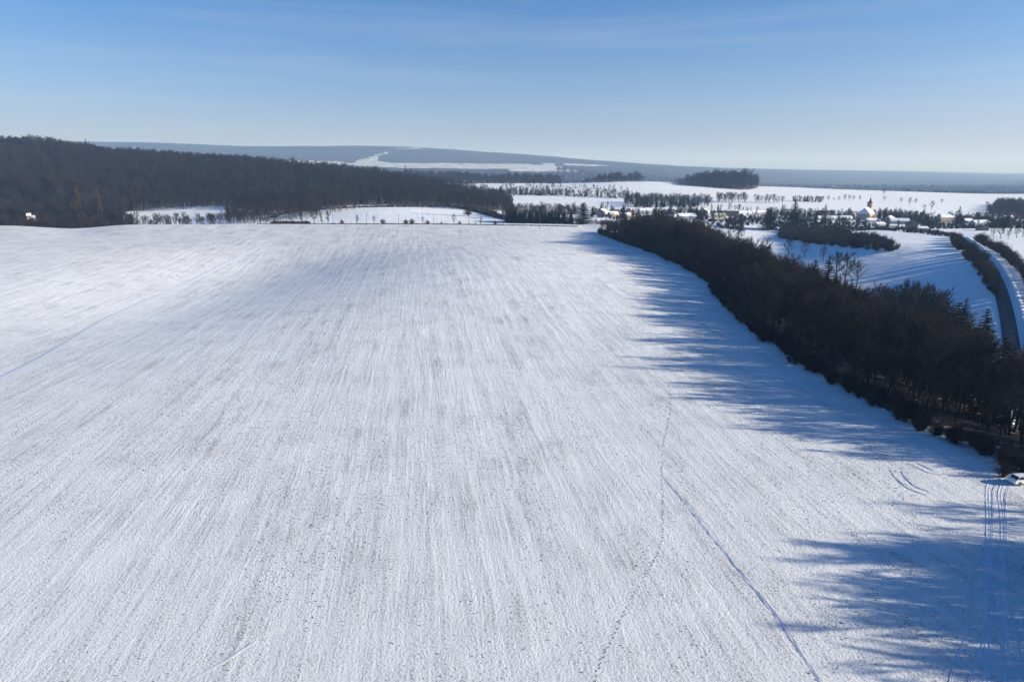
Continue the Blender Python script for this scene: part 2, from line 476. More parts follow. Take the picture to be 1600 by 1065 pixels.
# ------------------------------------------------------------------ terrain
def build_terrain():
    d = np.radians(np.arange(-42, 42.01, 0.2))
    rest = np.radians(np.arange(45, 318, 3.0))
    ang = np.concatenate([d, rest])
    rr = np.concatenate([np.geomspace(4, 34, 14)[:-1], np.geomspace(34, 2600, 390)[:-1], np.geomspace(2600, 27000, 125)])
    na, nrr = len(ang), len(rr)
    A, RR = np.meshgrid(ang, rr)
    X = RR * np.sin(A); Y = RR * np.cos(A)
    Z = H(X, Y)
    V = np.concatenate([[[0, 0, float(H(0.0, 0.0))]], np.stack([X.ravel(), Y.ravel(), Z.ravel()], 1)])
    i, j = np.meshgrid(np.arange(nrr - 1), np.arange(na), indexing='ij')
    j2 = (j + 1) % na
    quads = np.stack([1 + i * na + j, 1 + i * na + j2, 1 + (i + 1) * na + j2, 1 + (i + 1) * na + j], -1).reshape(-1, 4)[:, ::-1]
    tris = np.stack([np.zeros(na, int), 1 + (np.arange(na) + 1) % na, 1 + np.arange(na)], 1)
    me = bpy.data.meshes.new('ground')
    me.vertices.add(len(V)); me.vertices.foreach_set('co', V.ravel())
    nl = quads.size + tris.size
    me.loops.add(nl); me.polygons.add(len(quads) + len(tris))
    me.loops.foreach_set('vertex_index', np.concatenate([quads.ravel(), tris.ravel()]).astype(np.int32))
    ls = np.concatenate([np.arange(len(quads)) * 4, quads.size + np.arange(len(tris)) * 3]).astype(np.int32)
    me.polygons.foreach_set('loop_start', ls)
    me.update(calc_edges=True); me.validate()
    me.polygons.foreach_set('use_smooth', np.ones(len(me.polygons), bool))
    x, y, z = V[:, 0], V[:, 1], V[:, 2]; r = np.hypot(x, y)
    wood = np.zeros(len(V))
    for p in ALL_LITTER: wood[inpoly(x, y, p)] = 1
    plough = ((np.abs(y) < 650) & (r < 1000) & (x < wood_edge(y) + 3)).astype(float) * (1 - sstep(635, 650, np.abs(y)))
    px, py = project(x, y, z)
    canopy = ((y > 2600)).astype(float)
    canopy[(r > 2600) & (y <= 2600)] = 0.55
    for p in SNOW_PATCH:
        canopy[inpoly(px + 14 * fbm(x / 500, y / 500, 2), py + 1.6 * fbm(x / 300, y / 300, 4), p) & (y > 2600)] = .45
    thin = sstep(230, 560, y) * (1 - sstep(-60, 60, x - 30)) + 0.5 * fbm(x / 60, y / 140, 21)
    for n, a in (('wood', wood), ('plough', plough), ('canopy', canopy), ('thin', thin)):
        at_ = me.attributes.new(n, 'FLOAT', 'POINT'); at_.data.foreach_set('value', a.astype(np.float32))
    me.materials.append(M['ground'])
    o = link('ground', me); tag(o, 'snow covered ploughed field and rolling land to the horizon', kind='structure')
    tri = []
    near = (quads < 1 + na * 300).all(1)
    q = quads[near]
    return o, BVHTree.FromPolygons([tuple(v) for v in V[:1 + na * 300]], [tuple(t) for t in q])
ground, BVH = build_terrain()
def gz(x, y):
    h = BVH.ray_cast(Vector((x, y, 400)), Vector((0, 0, -1)))
    return h[0].z if h[0] is not None else float(H(x, y))

# ------------------------------------------------------------------ plants
def blade(mb, p, d, ln, w, mi=0):
    d = Vector(d).normalized(); a = d.orthogonal().normalized()
    a.rotate(__import__('mathutils').Quaternion(d, rng.uniform(0, 6.28)))
    k = len(mb.v); p = Vector(p)
    mb.v += [tuple(p - a * w / 2), tuple(p + a * w / 2), tuple(p + d * ln)]
    mb.f.append((k, k + 1, k + 2)); mb.m.append(mi)
def bare_tree(seed, h=14,  spread=4.2, first=0.28, nb=16, ns=6, nt=6, nq=5, up=0.55, lean=0.0, thick=1.0, forks=1, narrow=1.0, tw=1.0):
    """trunk mesh builder and crown mesh builder of a leafless broadleaf tree"""
    r = random.Random(seed)
    T, C = MB(), MB()
    tips = []
    for fk in range(forks):
        p = Vector((r.uniform(-.3, .3) * (forks > 1), r.uniform(-.3, .3) * (forks > 1), -0.4)); seg = 7
        d = Vector((r.uniform(-.1, .1) + lean, r.uniform(-.1, .1), 1))
        if forks > 1: d += Vector((r.uniform(-.4, .4), r.uniform(-.4, .4), 0))
        rad = h * 0.016 * thick / (forks ** 0.5)
        pts = [(p.copy(), rad)]
        for i in range(seg):
            t = (i + 1) / seg
            d = (d.normalized() + Vector((r.uniform(-.14, .14), r.uniform(-.14, .14), 0.12))).normalized()
            p = p + d * (h * 0.9 / seg)
            pts.append((p.copy(), rad * (1 - t * 0.88)))
        for (a, ra), (b, rb) in zip(pts, pts[1:]): T.tube(a, b, ra, rb, 5)
        for k in range(nb // forks):
            t = first + (1 - first) * ((k + r.random()) / (nb // forks)) ** 0.9
            f = t * seg; i = min(int(f), seg - 1); q = pts[i][0].lerp(pts[i + 1][0], f - i)
            az = k * 2.4 + r.uniform(-.6, .6)
            prof = math.sin(min(1, (t - first) / (1 - first) + 0.22) * math.pi * 0.86) ** 0.7
            ln = spread * max(0.28, prof) * r.uniform(.75, 1.15) * narrow
            dd = Vector((math.cos(az), math.sin(az), up + 0.6 * t + r.uniform(-.1, .25))).normalized()
            q1 = q + dd * ln * 0.5
            dd2 = (dd + Vector((r.uniform(-.2, .2), r.uniform(-.2, .2), 0.25))).normalized()
            q2 = q1 + dd2 * ln * 0.55
            rb = rad * 0.42 * (1 - 0.6 * t)
            C.tube(q, q1, rb, rb * .6, 3); C.tube(q1, q2, rb * .6, rb * .2, 3)
            for s_ in range(ns):
                u = 0.25 + 0.75 * (s_ + r.random()) / ns
                o = q.lerp(q1, u * 2) if u < .5 else q1.lerp(q2, u * 2 - 1)
                e = (dd2 + Vector((r.uniform(-.9, .9), r.uniform(-.9, .9), r.uniform(-.15, .75)))).normalized()
                l2 = ln * r.uniform(.22, .48)
                o2 = o + e * l2
                C.tube(o, o2, 0.045 * thick, 0.02, 3)
                for t_ in range(nt):
                    g = o.lerp(o2, 0.2 + 0.8 * r.random())
                    e2 = (e + Vector((r.uniform(-.9, .9), r.uniform(-.9, .9), r.uniform(-.2, .8)))).normalized()
                    l3 = r.uniform(.5, 1.3) * h / 14
                    for _ in range(1):
                        C_b(C, g, e2, l3, 0.05 * tw * h / 14, r)
                    for w_ in range(nq):
                        gg = g + e2 * l3 * r.uniform(.1, .9)
                        C_b(C, gg, (e2 + Vector((r.uniform(-.9, .9), r.uniform(-.9, .9), r.uniform(-.3, .8)))), r.uniform(.3, .75) * h / 14, 0.035 * tw * h / 14, r)
    return T, C
def C_b(mb, p, d, ln, w, r):
    d = Vector(d); d.normalize()
    a = Vector((r.uniform(-1, 1), r.uniform(-1, 1), r.uniform(-1, 1))).cross(d); a.normalize()
    k = len(mb.v)
    mb.v += [tuple(p - a * w / 2), tuple(p + a * w / 2), tuple(p + d * ln)]
    mb.f.append((k, k + 1, k + 2)); mb.m.append(0)
def conifer(seed, h=16, w=3.0, levels=26, per=11, base=0.06, power=0.85, droop=-0.25, jag=0.25):
    r = random.Random(seed)
    T, C = MB(), MB()
    T.tube((0, 0, -0.4), (0, 0, h * .55), h * .016, h * .010, 6); T.tube((0, 0, h * .55), (0, 0, h * .985), h * .010, 0.02, 5)
    for l in range(levels):
        t = base + (1 - base) * l / levels
        z = h * t; rad = w * ((1 - t) ** power) + 0.15
        n = max(4, int(per * (1 - t * .55)))
        for k in range(n):
            az = 6.283 * k / n + r.uniform(-.3, .3) + l
            ln = rad * r.uniform(1 - jag, 1 + jag * .5)
            d = Vector((math.cos(az), math.sin(az), droop + 0.45 * t + r.uniform(-.1, .1)))
            o = Vector((0, 0, z + r.uniform(-.2, .2) * h / levels))
            side = Vector((-math.sin(az), math.cos(az), 0))
            for s in range(5):
                u0 = s / 5 + .05
                pp = o + d * ln * u0
                for sg in (-1, 1):
                    e = (d.normalized() + side * sg * r.uniform(.5, 1.1) + Vector((0, 0, r.uniform(-.45, .1)))).normalized()
                    C_b(C, pp, e, ln * (.42 * (1.05 - u0 * .6)) * r.uniform(.7, 1.2), 0.35 * h / 16 * (1.2 - u0 * .5), r)
            C_b(C, o, d, ln, .3 * h / 16, r)
    return T, C
def bush(seed, h=4, w=3.4, n=46, nt=9, nq=5):
    r = random.Random(seed)
    T, C = MB(), MB()
    for k in range(n):
        az = r.uniform(0, 6.283); q = r.random() ** .6
        top = Vector((math.cos(az) * w / 2 * q, math.sin(az) * w / 2 * q, h * (1 - .55 * q * q) * r.uniform(.7, 1.05)))
        b0 = Vector((math.cos(az) * .35 * q * w / 3, math.sin(az) * .35 * q * w / 3, -.1))
        (T if k < 9 else C).tube(b0, top, .05, .015, 3)
        for j in range(nt):
            t = r.uniform(.25, 1); p = b0.lerp(top, t)
            d = Vector((math.cos(az) * q + r.uniform(-.8, .8), math.sin(az) * q + r.uniform(-.8, .8), r.uniform(0, 1))).normalized()
            l = r.uniform(.4, .95) * h / 4
            C_b(C, p, d, l, .05 * h / 4, r)
            for z in range(nq):
                C_b(C, p + d * l * r.random(), d + Vector((r.uniform(-.9, .9), r.uniform(-.9, .9), r.uniform(-.4, .8))), r.uniform(.25, .6) * h / 4, .035 * h / 4, r)
    return T, C
PROTO = {}
def reg(kind, pair, h, mt='bark', mc='twig'):
    T, C = pair
    J = MB(); J.add(T); k = len(J.f); J.add(C); J.m = [0] * k + [1] * (len(J.f) - k)
    PROTO.setdefault(kind, []).append(dict(trunk=T.mesh(kind + '_trunk', M[mt]), crown=C.mesh(kind + '_crown', M[mc]), joined=J.mesh(kind + '_whole', [M[mt], M[mc]]), h=h))
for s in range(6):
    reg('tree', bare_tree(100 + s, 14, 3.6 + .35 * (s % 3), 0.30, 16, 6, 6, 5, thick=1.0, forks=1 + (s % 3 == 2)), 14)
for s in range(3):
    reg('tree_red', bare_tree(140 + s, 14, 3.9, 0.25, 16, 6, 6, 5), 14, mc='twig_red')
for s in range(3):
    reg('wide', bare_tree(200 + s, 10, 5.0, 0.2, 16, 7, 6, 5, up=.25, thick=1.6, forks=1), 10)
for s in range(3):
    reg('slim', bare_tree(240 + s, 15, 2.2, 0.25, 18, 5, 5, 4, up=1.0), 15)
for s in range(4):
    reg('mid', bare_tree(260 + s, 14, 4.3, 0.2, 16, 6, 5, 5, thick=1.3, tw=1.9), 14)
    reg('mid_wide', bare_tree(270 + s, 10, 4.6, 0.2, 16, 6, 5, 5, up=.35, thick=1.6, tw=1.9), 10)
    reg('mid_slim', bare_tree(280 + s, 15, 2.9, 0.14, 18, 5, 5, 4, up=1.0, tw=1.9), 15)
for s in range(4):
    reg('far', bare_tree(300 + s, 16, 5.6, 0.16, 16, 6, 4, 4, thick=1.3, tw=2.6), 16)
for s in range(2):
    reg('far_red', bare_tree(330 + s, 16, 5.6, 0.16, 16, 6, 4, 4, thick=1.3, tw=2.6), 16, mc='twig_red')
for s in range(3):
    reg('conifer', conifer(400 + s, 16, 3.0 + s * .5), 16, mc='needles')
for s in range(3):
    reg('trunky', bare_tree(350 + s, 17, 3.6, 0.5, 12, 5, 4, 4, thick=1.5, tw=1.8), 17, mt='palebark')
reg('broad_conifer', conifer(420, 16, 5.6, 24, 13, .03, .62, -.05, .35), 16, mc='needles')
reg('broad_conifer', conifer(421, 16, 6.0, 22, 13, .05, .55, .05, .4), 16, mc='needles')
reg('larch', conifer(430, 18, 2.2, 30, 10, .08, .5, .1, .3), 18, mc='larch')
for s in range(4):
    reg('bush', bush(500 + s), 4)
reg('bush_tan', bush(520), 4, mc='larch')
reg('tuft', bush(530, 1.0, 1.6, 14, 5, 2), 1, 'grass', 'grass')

def plant(name, kind, x, y, z, h, label, cat, group=None, wx=1.0, idx=None, rz=None):
    P = PROTO[kind]; p = P[rng.randrange(len(P)) if idx is None else idx % len(P)]
    s = h / p['h']
    o = thing(name, (x, y, z), rng.uniform(0, 6.28) if rz is None else rz, (s * wx, s * wx, s))
    link('trunk' if kind not in ('bush', 'bush_tan') else 'stems', p['trunk'], o); link('crown' if kind not in ('bush', 'bush_tan') else 'twigs', p['crown'], o)
    tag(o, label, cat, group)
    return o

def scatter(name, pts, kinds, label, sc=None, hbase=None):
    """one mass of plants nobody could count: points carrying instances of the plant meshes"""
    c = bpy.data.collections.new(name + '_kinds')
    k = 0
    for kind in kinds:
        for p in PROTO[kind]:
            c.objects.link(bpy.data.objects.new('k%02d_' % k + kind, p['joined'])); k += 1
    n = len(pts)
    me = bpy.data.meshes.new(name); me.vertices.add(n); me.vertices.foreach_set('co', np.asarray(pts, float).ravel())
    def fa(nm, arr, t='FLOAT'):
        a = me.attributes.new(nm, t, 'POINT'); a.data.foreach_set('value', arr)
    fa('idx', nr.randint(0, k, n).astype(np.int32), 'INT')
    fa('turn', (nr.rand(n) * 6.283).astype(np.float32)); fa('size', np.asarray(sc, np.float32))
    o = link(name, me)
    g = bpy.data.node_groups.new(name + '_nodes', 'GeometryNodeTree')
    g.interface.new_socket('Geometry', in_out='INPUT', socket_type='NodeSocketGeometry')
    g.interface.new_socket('Geometry', in_out='OUTPUT', socket_type='NodeSocketGeometry')
    N, L = g.nodes, g.links
    gi, go = N.new('NodeGroupInput'), N.new('NodeGroupOutput')
    ci = N.new('GeometryNodeCollectionInfo'); ci.inputs['Collection'].default_value = c
    ci.inputs['Separate Children'].default_value = True; ci.inputs['Reset Children'].default_value = True
    ip = N.new('GeometryNodeInstanceOnPoints'); ip.inputs['Pick Instance'].default_value = True
    def na(nm, t):
        a = N.new('GeometryNodeInputNamedAttribute'); a.data_type = t; a.inputs['Name'].default_value = nm
        return a.outputs['Attribute']
    cx = N.new('ShaderNodeCombineXYZ'); L.new(na('turn', 'FLOAT'), cx.inputs['Z'])
    L.new(gi.outputs[0], ip.inputs['Points']); L.new(ci.outputs[0], ip.inputs['Instance']); L.new(na('idx', 'INT'), ip.inputs['Instance Index'])
    L.new(cx.outputs[0], ip.inputs['Rotation']); L.new(na('size', 'FLOAT'), ip.inputs['Scale'])
    L.new(ip.outputs[0], go.inputs[0])
    md = o.modifiers.new('plants', 'NODES'); md.node_group = g
    tag(o, label, kind='stuff')
    return o
def fill(poly, spacing, jit=0.45, seed=0):
    xs = [p[0] for p in poly]; ys = [p[1] for p in poly]
    gx, gy = np.meshgrid(np.arange(min(xs), max(xs), spacing), np.arange(min(ys), max(ys), spacing))
    q = np.random.RandomState(seed)
    gx = (gx + q.uniform(-jit, jit, gx.shape) * spacing).ravel(); gy = (gy + q.uniform(-jit, jit, gy.shape) * spacing).ravel()
    k = inpoly(gx, gy, poly)
    return gx[k], gy[k]
def vis(x, y, lim=43):      # near enough to the view for its crown or its shadow to count
    return (np.degrees(np.abs(np.arctan2(x, y))) < lim)

# --- the dark wood on the slope east of the field
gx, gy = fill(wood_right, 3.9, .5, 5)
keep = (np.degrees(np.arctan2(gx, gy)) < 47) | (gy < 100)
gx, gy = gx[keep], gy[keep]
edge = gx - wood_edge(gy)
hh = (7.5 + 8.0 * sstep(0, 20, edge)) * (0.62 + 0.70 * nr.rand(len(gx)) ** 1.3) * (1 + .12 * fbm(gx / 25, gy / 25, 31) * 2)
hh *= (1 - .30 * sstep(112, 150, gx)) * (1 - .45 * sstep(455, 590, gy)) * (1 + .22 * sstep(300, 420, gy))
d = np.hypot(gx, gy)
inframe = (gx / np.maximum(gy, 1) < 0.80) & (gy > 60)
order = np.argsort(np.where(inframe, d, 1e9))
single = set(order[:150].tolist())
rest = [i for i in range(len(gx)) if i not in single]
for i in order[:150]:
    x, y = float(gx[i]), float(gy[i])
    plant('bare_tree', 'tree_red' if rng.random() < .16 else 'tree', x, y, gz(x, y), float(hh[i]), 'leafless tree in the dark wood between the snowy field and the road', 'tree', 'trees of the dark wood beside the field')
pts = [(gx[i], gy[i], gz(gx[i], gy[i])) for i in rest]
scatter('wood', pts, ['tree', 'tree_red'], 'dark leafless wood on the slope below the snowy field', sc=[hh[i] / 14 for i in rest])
# shrubby fringe under the edge of the wood
fx, fy = [], []
for y in np.arange(108, 575, 1.9):
    for _ in range(2):
        fx.append(float(wood_edge(y)) + rng.uniform(.5, 6) - 3.5 * max(0, float(fbm(np.array([y / 9.0]), np.array([1.5]), 4)[0]) + .15)); fy.append(y + rng.uniform(-1, 1))
scatter('undergrowth', [(x, y, gz(x, y)) for x, y in zip(fx, fy)], ['bush'], 'low leafless scrub along the edge of the wood', sc=[rng.uniform(.5, 1.15) for _ in fx])
# trees just outside the frame that throw the long shadows over the near corner
for (x, y, h) in [(70, 77, 5), (71, 74, 8), (74, 73, 12.5), (78, 70, 12), (72, 67, 13), (76, 64, 12.5), (80, 68, 12), (71, 60, 10), (77, 57, 11.5), (73, 53, 13), (80, 52, 13.5), (71, 49, 12), (76, 46, 14), (70, 44, 11), (82, 45, 14), (74, 40, 12), (80, 38, 13), (69, 40, 9),
                  (86, 62, 13), (88, 56, 12), (97, 97, 6), (99, 106, 7)]:
    plant('bare_tree', 'tree', x, y, gz(x, y), h * .86, 'leafless tree at the field corner whose shadow lies over the wheel tracks', 'tree', 'trees at the near corner of the field')

# --- woods farther off
def mass(name, poly, spacing, kinds, hm, label, seed, lim=44, dome=None):
    x, y = fill(poly, spacing, .5, seed); k = vis(x, y, lim); x, y = x[k], y[k]
    z = H(x, y); q = np.random.RandomState(seed + 1)
    s = hm / 16 * (0.60 + .65 * q.rand(len(x)) ** 1.4) * (1 + .35 * fbm(x / 90, y / 90, seed))
    if dome:
        p = 800 + F * x / y * .97; s = s * (.35 + .75 * np.clip(1 - np.abs((p - dome[0]) / dome[1]) ** 2.2, 0, 1))
    scatter(name, np.stack([x, y, z - .3], 1), kinds, label, sc=s)
FAR = ['far'] * 3 + ['far_red']
mass('wood', wood_left_hill, 8.2, FAR, 19, 'brown leafless forest covering the hill beyond the field', 41)
mass('wood', wood_left_front, 6.5, FAR + ['far_red'], 11, 'low dark thicket along the far left edge of the field', 43)
mass('wood', wood_mid, 15, FAR + ['conifer'], 22, 'distant dark forest strip left of the village', 47)
mass('wood', wood_knoll_a, 12, FAR, 19, 'small wood crowning the snowy ridge left of the larger knoll wood', 53, dome=(962, 58))
mass('wood', wood_knoll_b, 12, FAR, 29, 'larger pointed wood on the snowy ridge behind the village', 59, dome=(1122, 78))
mass('wood', wood_far_right, 17, FAR + ['conifer'], 20, 'blue distant wood behind the snowy ridge above the church', 61)
mass('wood', wood_right_mid, 9, FAR, 14, 'dark wood behind the village at the right border', 67)
# far plain forest: sparse crowns break up its outline
x, y = fill(pxpoly([(870, 2900), (1800, 2900), (1800, 5200), (870, 5200)]), 42, .5, 71)
k = vis(x, y, 40); x, y = x[k], y[k]
scatter('wood', np.stack([x, y, H(x, y) - 1], 1), ['far', 'conifer'], 'hazy forest plain stretching to the horizon', sc=nr.uniform(.9, 1.6, len(x)))
# scattered conifers inside the left forest
q = random.Random(5)
cp = []
for _ in range(900):
    X, Y = q.uniform(-1200, 0), q.uniform(690, 1500)
    if bool(inpoly(np.array([X]), np.array([Y]), wood_left_hill)[0]) or bool(inpoly(np.array([X]), np.array([Y]), wood_left_front)[0]):
        if q.random() < (1.0 if X / Y < -.5 else .2): cp.append((X, Y, float(H(X, Y))))
scatter('conifers', cp, ['conifer'], 'dark conifers scattered through the leafless forest on the hill', sc=[q.uniform(.8, 1.35) for _ in cp])
# ------------------------------------------------------------------ ribbons: road, wheel tracks
def smooth_path(P, step):
    P = [Vector((p[0], p[1], 0)) for p in P]; out = []
    for i in range(len(P) - 1):
        p0 = P[max(i - 1, 0)]; p1 = P[i]; p2 = P[i + 1]; p3 = P[min(i + 2, len(P) - 1)]
        n = max(2, int((p2 - p1).length / step))
        for k in range(n):
            t = k / n
            out.append(0.5 * ((2 * p1) + (p2 - p0) * t + (2 * p0 - 5 * p1 + 4 * p2 - p3) * t * t + (3 * p1 - p0 - 3 * p2 + p3) * t ** 3))
    out.append(P[-1]); return out
def ribbon(name, P, prof, mat, label, step=1.0, wob=0.0, kind='structure', seed=0, uneven=0.0):
    pts = smooth_path(P, step); q = random.Random(seed); mb = MB(); n = len(prof)
    for i, p in enumerate(pts):
        t = (pts[min(i + 1, len(pts) - 1)] - pts[max(i - 1, 0)]).normalized(); s = Vector((t.y, -t.x, 0))
        w = wob * float(vnoise(np.array([i * step / 6.0]), np.array([seed * 3.3]))[0])
        for off, dz in prof:
            a = p + s * (off + w)
            mb.v.append((a.x, a.y, gz(a.x, a.y) + dz + (q.uniform(-uneven, uneven) if 0 < dz else 0)))
    for i in range(len(pts) - 1):
        for k in range(n - 1):
            mb.f.append((i * n + k, i * n + k + 1, (i + 1) * n + k + 1, (i + 1) * n + k)); mb.m.append(0)
    o = link(name, mb.mesh(name, mat, True)); tag(o, label, kind=kind)
    return o
road_px = [(1622, 730), (1604, 655), (1592, 600), (1581, 545), (1573, 495), (1562, 452), (1546, 416), (1527, 393), (1510, 379), (1499, 371)]
road_xy = [hit(a, b)[:2] for a, b in road_px]
ribbon('road', road_xy, [(-2.9, -.25), (-2.6, .10), (-1, .16), (1, .16), (2.8, .10), (3.1, -.25)], M['asphalt'], 'dark bare asphalt road curving down to the village', 3)
ribbon('road_verge', road_xy, [(3.5, -.3), (3.9, .3), (5.2, .5), (6.6, .35), (7.1, -.4)], M['snow'], 'snow covered verge along the outer side of the road', 3, uneven=.08)
G1 = [(-.30, .005), (-.20, .05), (-.12, .015), (.12, .015), (.20, .05), (.30, .005)]
G2 = [(-.16, .005), (-.10, .05), (-.05, .012), (.05, .012), (.10, .05), (.16, .005)]
G3 = [(-.55, .01), (-.38, .14), (-.22, .03), (.22, .03), (.38, .14), (.55, .01)]
def shift(P, d):
    pts = smooth_path(P, 1000); out = []
    for i, p in enumerate(pts):
        t = (pts[min(i + 1, len(pts) - 1)] - pts[max(i - 1, 0)]).normalized()
        out.append((p.x + t.y * d, p.y - t.x * d))
    return out
def track(px, gauge, prof, seed):
    P = [hit(a, b, 30)[:2] for a, b in px]
    for k, d in enumerate((-gauge / 2, gauge / 2) if gauge else (0,)):
        ribbon('wheel_track', shift(P, d), prof, M['tracksnow'], 'wheel track pressed into the snow', .6, .10, seed=seed * 2 + k, uneven=.02)
track([(1556, 1090), (1558, 1020), (1556, 960), (1553, 900), (1555, 850), (1555, 800), (1552, 770), (1561, 750), (1580, 735)], 1.8, G1, 1)
track([(1590, 1090), (1583, 1020), (1569, 960), (1561, 900), (1560, 850), (1561, 800), (1562, 770), (1574, 748)], 1.7, G2, 2)
track([(1494, 1095), (1503, 1055), (1520, 1010), (1532, 970), (1530, 930), (1534, 900), (1548, 872), (1556, 840)], 1.6, G2, 3)
track([(1035, 745), (1075, 790), (1105, 830), (1140, 872), (1170, 910), (1200, 945), (1240, 1002), (1290, 1080)], .24, [(-.14, .0), (-.08, .03), (-.04, .005), (.04, .005), (.08, .03), (.14, .0)], 4)
track([(-60, 622), (0, 590), (60, 560), (110, 530), (160, 500), (215, 475), (265, 455), (300, 438), (340, 418), (380, 397), (420, 380)], 0, [(-.45, .0), (-.15, .13), (.2, .12), (2.2, .0)], 5)
track([(-20, 433), (60, 437), (120, 443), (180, 450), (265, 455)], .0, [(-.3, .01), (-.15, .10), (.15, .10), (.3, .01)], 6)
track([(1418, 722), (1432, 726), (1446, 733), (1460, 738), (1476, 738)], 1.7, G2, 7)
track([(1400, 735), (1408, 748), (1425, 762), (1450, 770)], 1.7, G2, 8)
track([(270, 1085), (300, 1062), (350, 1035), (400, 1002)], .0, G2, 10)
# trail of paw prints: small bowls with a raised rim
def footprints():
    P = smooth_path([hit(a, b, 30)[:2] for a, b in [(1046, 600), (1048, 635), (1042, 670), (1036, 700), (1034, 750), (1036, 800), (1033, 850), (1020, 880), (1005, 905), (990, 930), (975, 960), (955, 1000), (940, 1030), (924, 1075)]], .42)
    mb = MB()
    for i, p in enumerate(P):
        if rng.random() < .3: continue
        t = (P[min(i + 1, len(P) - 1)] - P[max(i - 1, 0)]).normalized(); s = Vector((t.y, -t.x, 0))
        c = p + s * ((.09 if i % 2 else -.09) + rng.uniform(-.05, .05)) + t * rng.uniform(-.1, .1)
        g = rng.uniform(.8, 1.25); k = len(mb.v)
        for rad, dz in ((.15, 0), (.115, .025), (.07, .008)):
            for a in range(8):
                th = a * math.pi / 4; o = c + t * (math.cos(th) * rad * 1.25 * g) + s * (math.sin(th) * rad * g)
                mb.v.append((o.x, o.y, gz(o.x, o.y) + dz))
        for ring in range(2):
            for a in range(8):
                b = (a + 1) % 8; mb.f.append((k + ring * 8 + a, k + ring * 8 + b, k + ring * 8 + 8 + b, k + ring * 8 + 8 + a)); mb.m.append(0 if ring == 0 else 1)
        mb.f.append(tuple(k + 16 + a for a in range(8))); mb.m.append(1)
    o = link('animal_footprints', mb.mesh('animal_footprints', [M['tracksnow'], M['print']])); tag(o, 'trail of small animal footprints crossing the snowy field', kind='stuff')
footprints()
# frozen clods and stubble poking through the snow of the near field
def clods():
    mb = MB()
    for k in range(5):
        pass
    c = bpy.data.collections.new('clod_kinds')
    for k in range(5):
        m = MB(); q = random.Random(k); n = 6
        ring = [(math.cos(6.283 * a / n) * q.uniform(.7, 1.3), math.sin(6.283 * a / n) * q.uniform(.5, 1.0)) for a in range(n)]
        m.v = [(x, y, -.3) for x, y in ring] + [(x * .75 + q.uniform(-.1, .1), y * .7, q.uniform(.35, .6)) for x, y in ring] + [(q.uniform(-.2, .2), q.uniform(-.2, .2), .85)]
        for a in range(n):
            b = (a + 1) % n
            m.f += [(a, b, n + b, n + a), (n + a, n + b, 2 * n)]; m.m += [0, 1 if (a + k) % 3 == 0 else 0]
        c.objects.link(bpy.data.objects.new('clod%d' % k, m.mesh('clod', [M['soil'], M['snow']])))
    n = 420000
    Y = np.sqrt(nr.uniform(55 ** 2, 330 ** 2, n)) ; X = nr.uniform(-.85, .62, n) * (Y + 5)
    rx = X * math.cos(R(7.8)) + Y * math.sin(R(7.8)); ry = -X * math.sin(R(7.8)) + Y * math.cos(R(7.8))
    dens = .22 + 1.1 * fbm(rx / 1.6, ry / 26, 5) + 1.1 * fbm(X / 25, Y / 40, 8) + .5 * fbm(X / 4, Y / 6, 18)
    k = (nr.rand(n) < dens * (1 - sstep(150, 325, Y))) & (X < wood_edge(Y) - 3)
    X, Y = X[k], Y[k]
    Z = np.array([gz(a, b) for a, b in zip(X, Y)])
    n = len(X); me = bpy.data.meshes.new('soil_clods'); me.vertices.add(n)
    me.vertices.foreach_set('co', np.stack([X, Y, Z], 1).ravel())
    for nm, arr, t in (('idx', nr.randint(0, 5, n).astype(np.int32), 'INT'), ('turn', (nr.rand(n) * 6.28).astype(np.float32), 'FLOAT'), ('size', (0.025 + .10 * nr.rand(n) ** 4).astype(np.float32), 'FLOAT')):
        a = me.attributes.new(nm, t, 'POINT'); a.data.foreach_set('value', arr)
    o = link('soil_clods', me); g = bpy.data.node_groups['undergrowth_nodes'].copy()
    for nd in g.nodes:
        if nd.bl_idname == 'GeometryNodeCollectionInfo': nd.inputs['Collection'].default_value = c
    md = o.modifiers.new('clods', 'NODES'); md.node_group = g
    tag(o, 'frozen clods of soil showing through the thin snow of the field', kind='stuff')
clods()

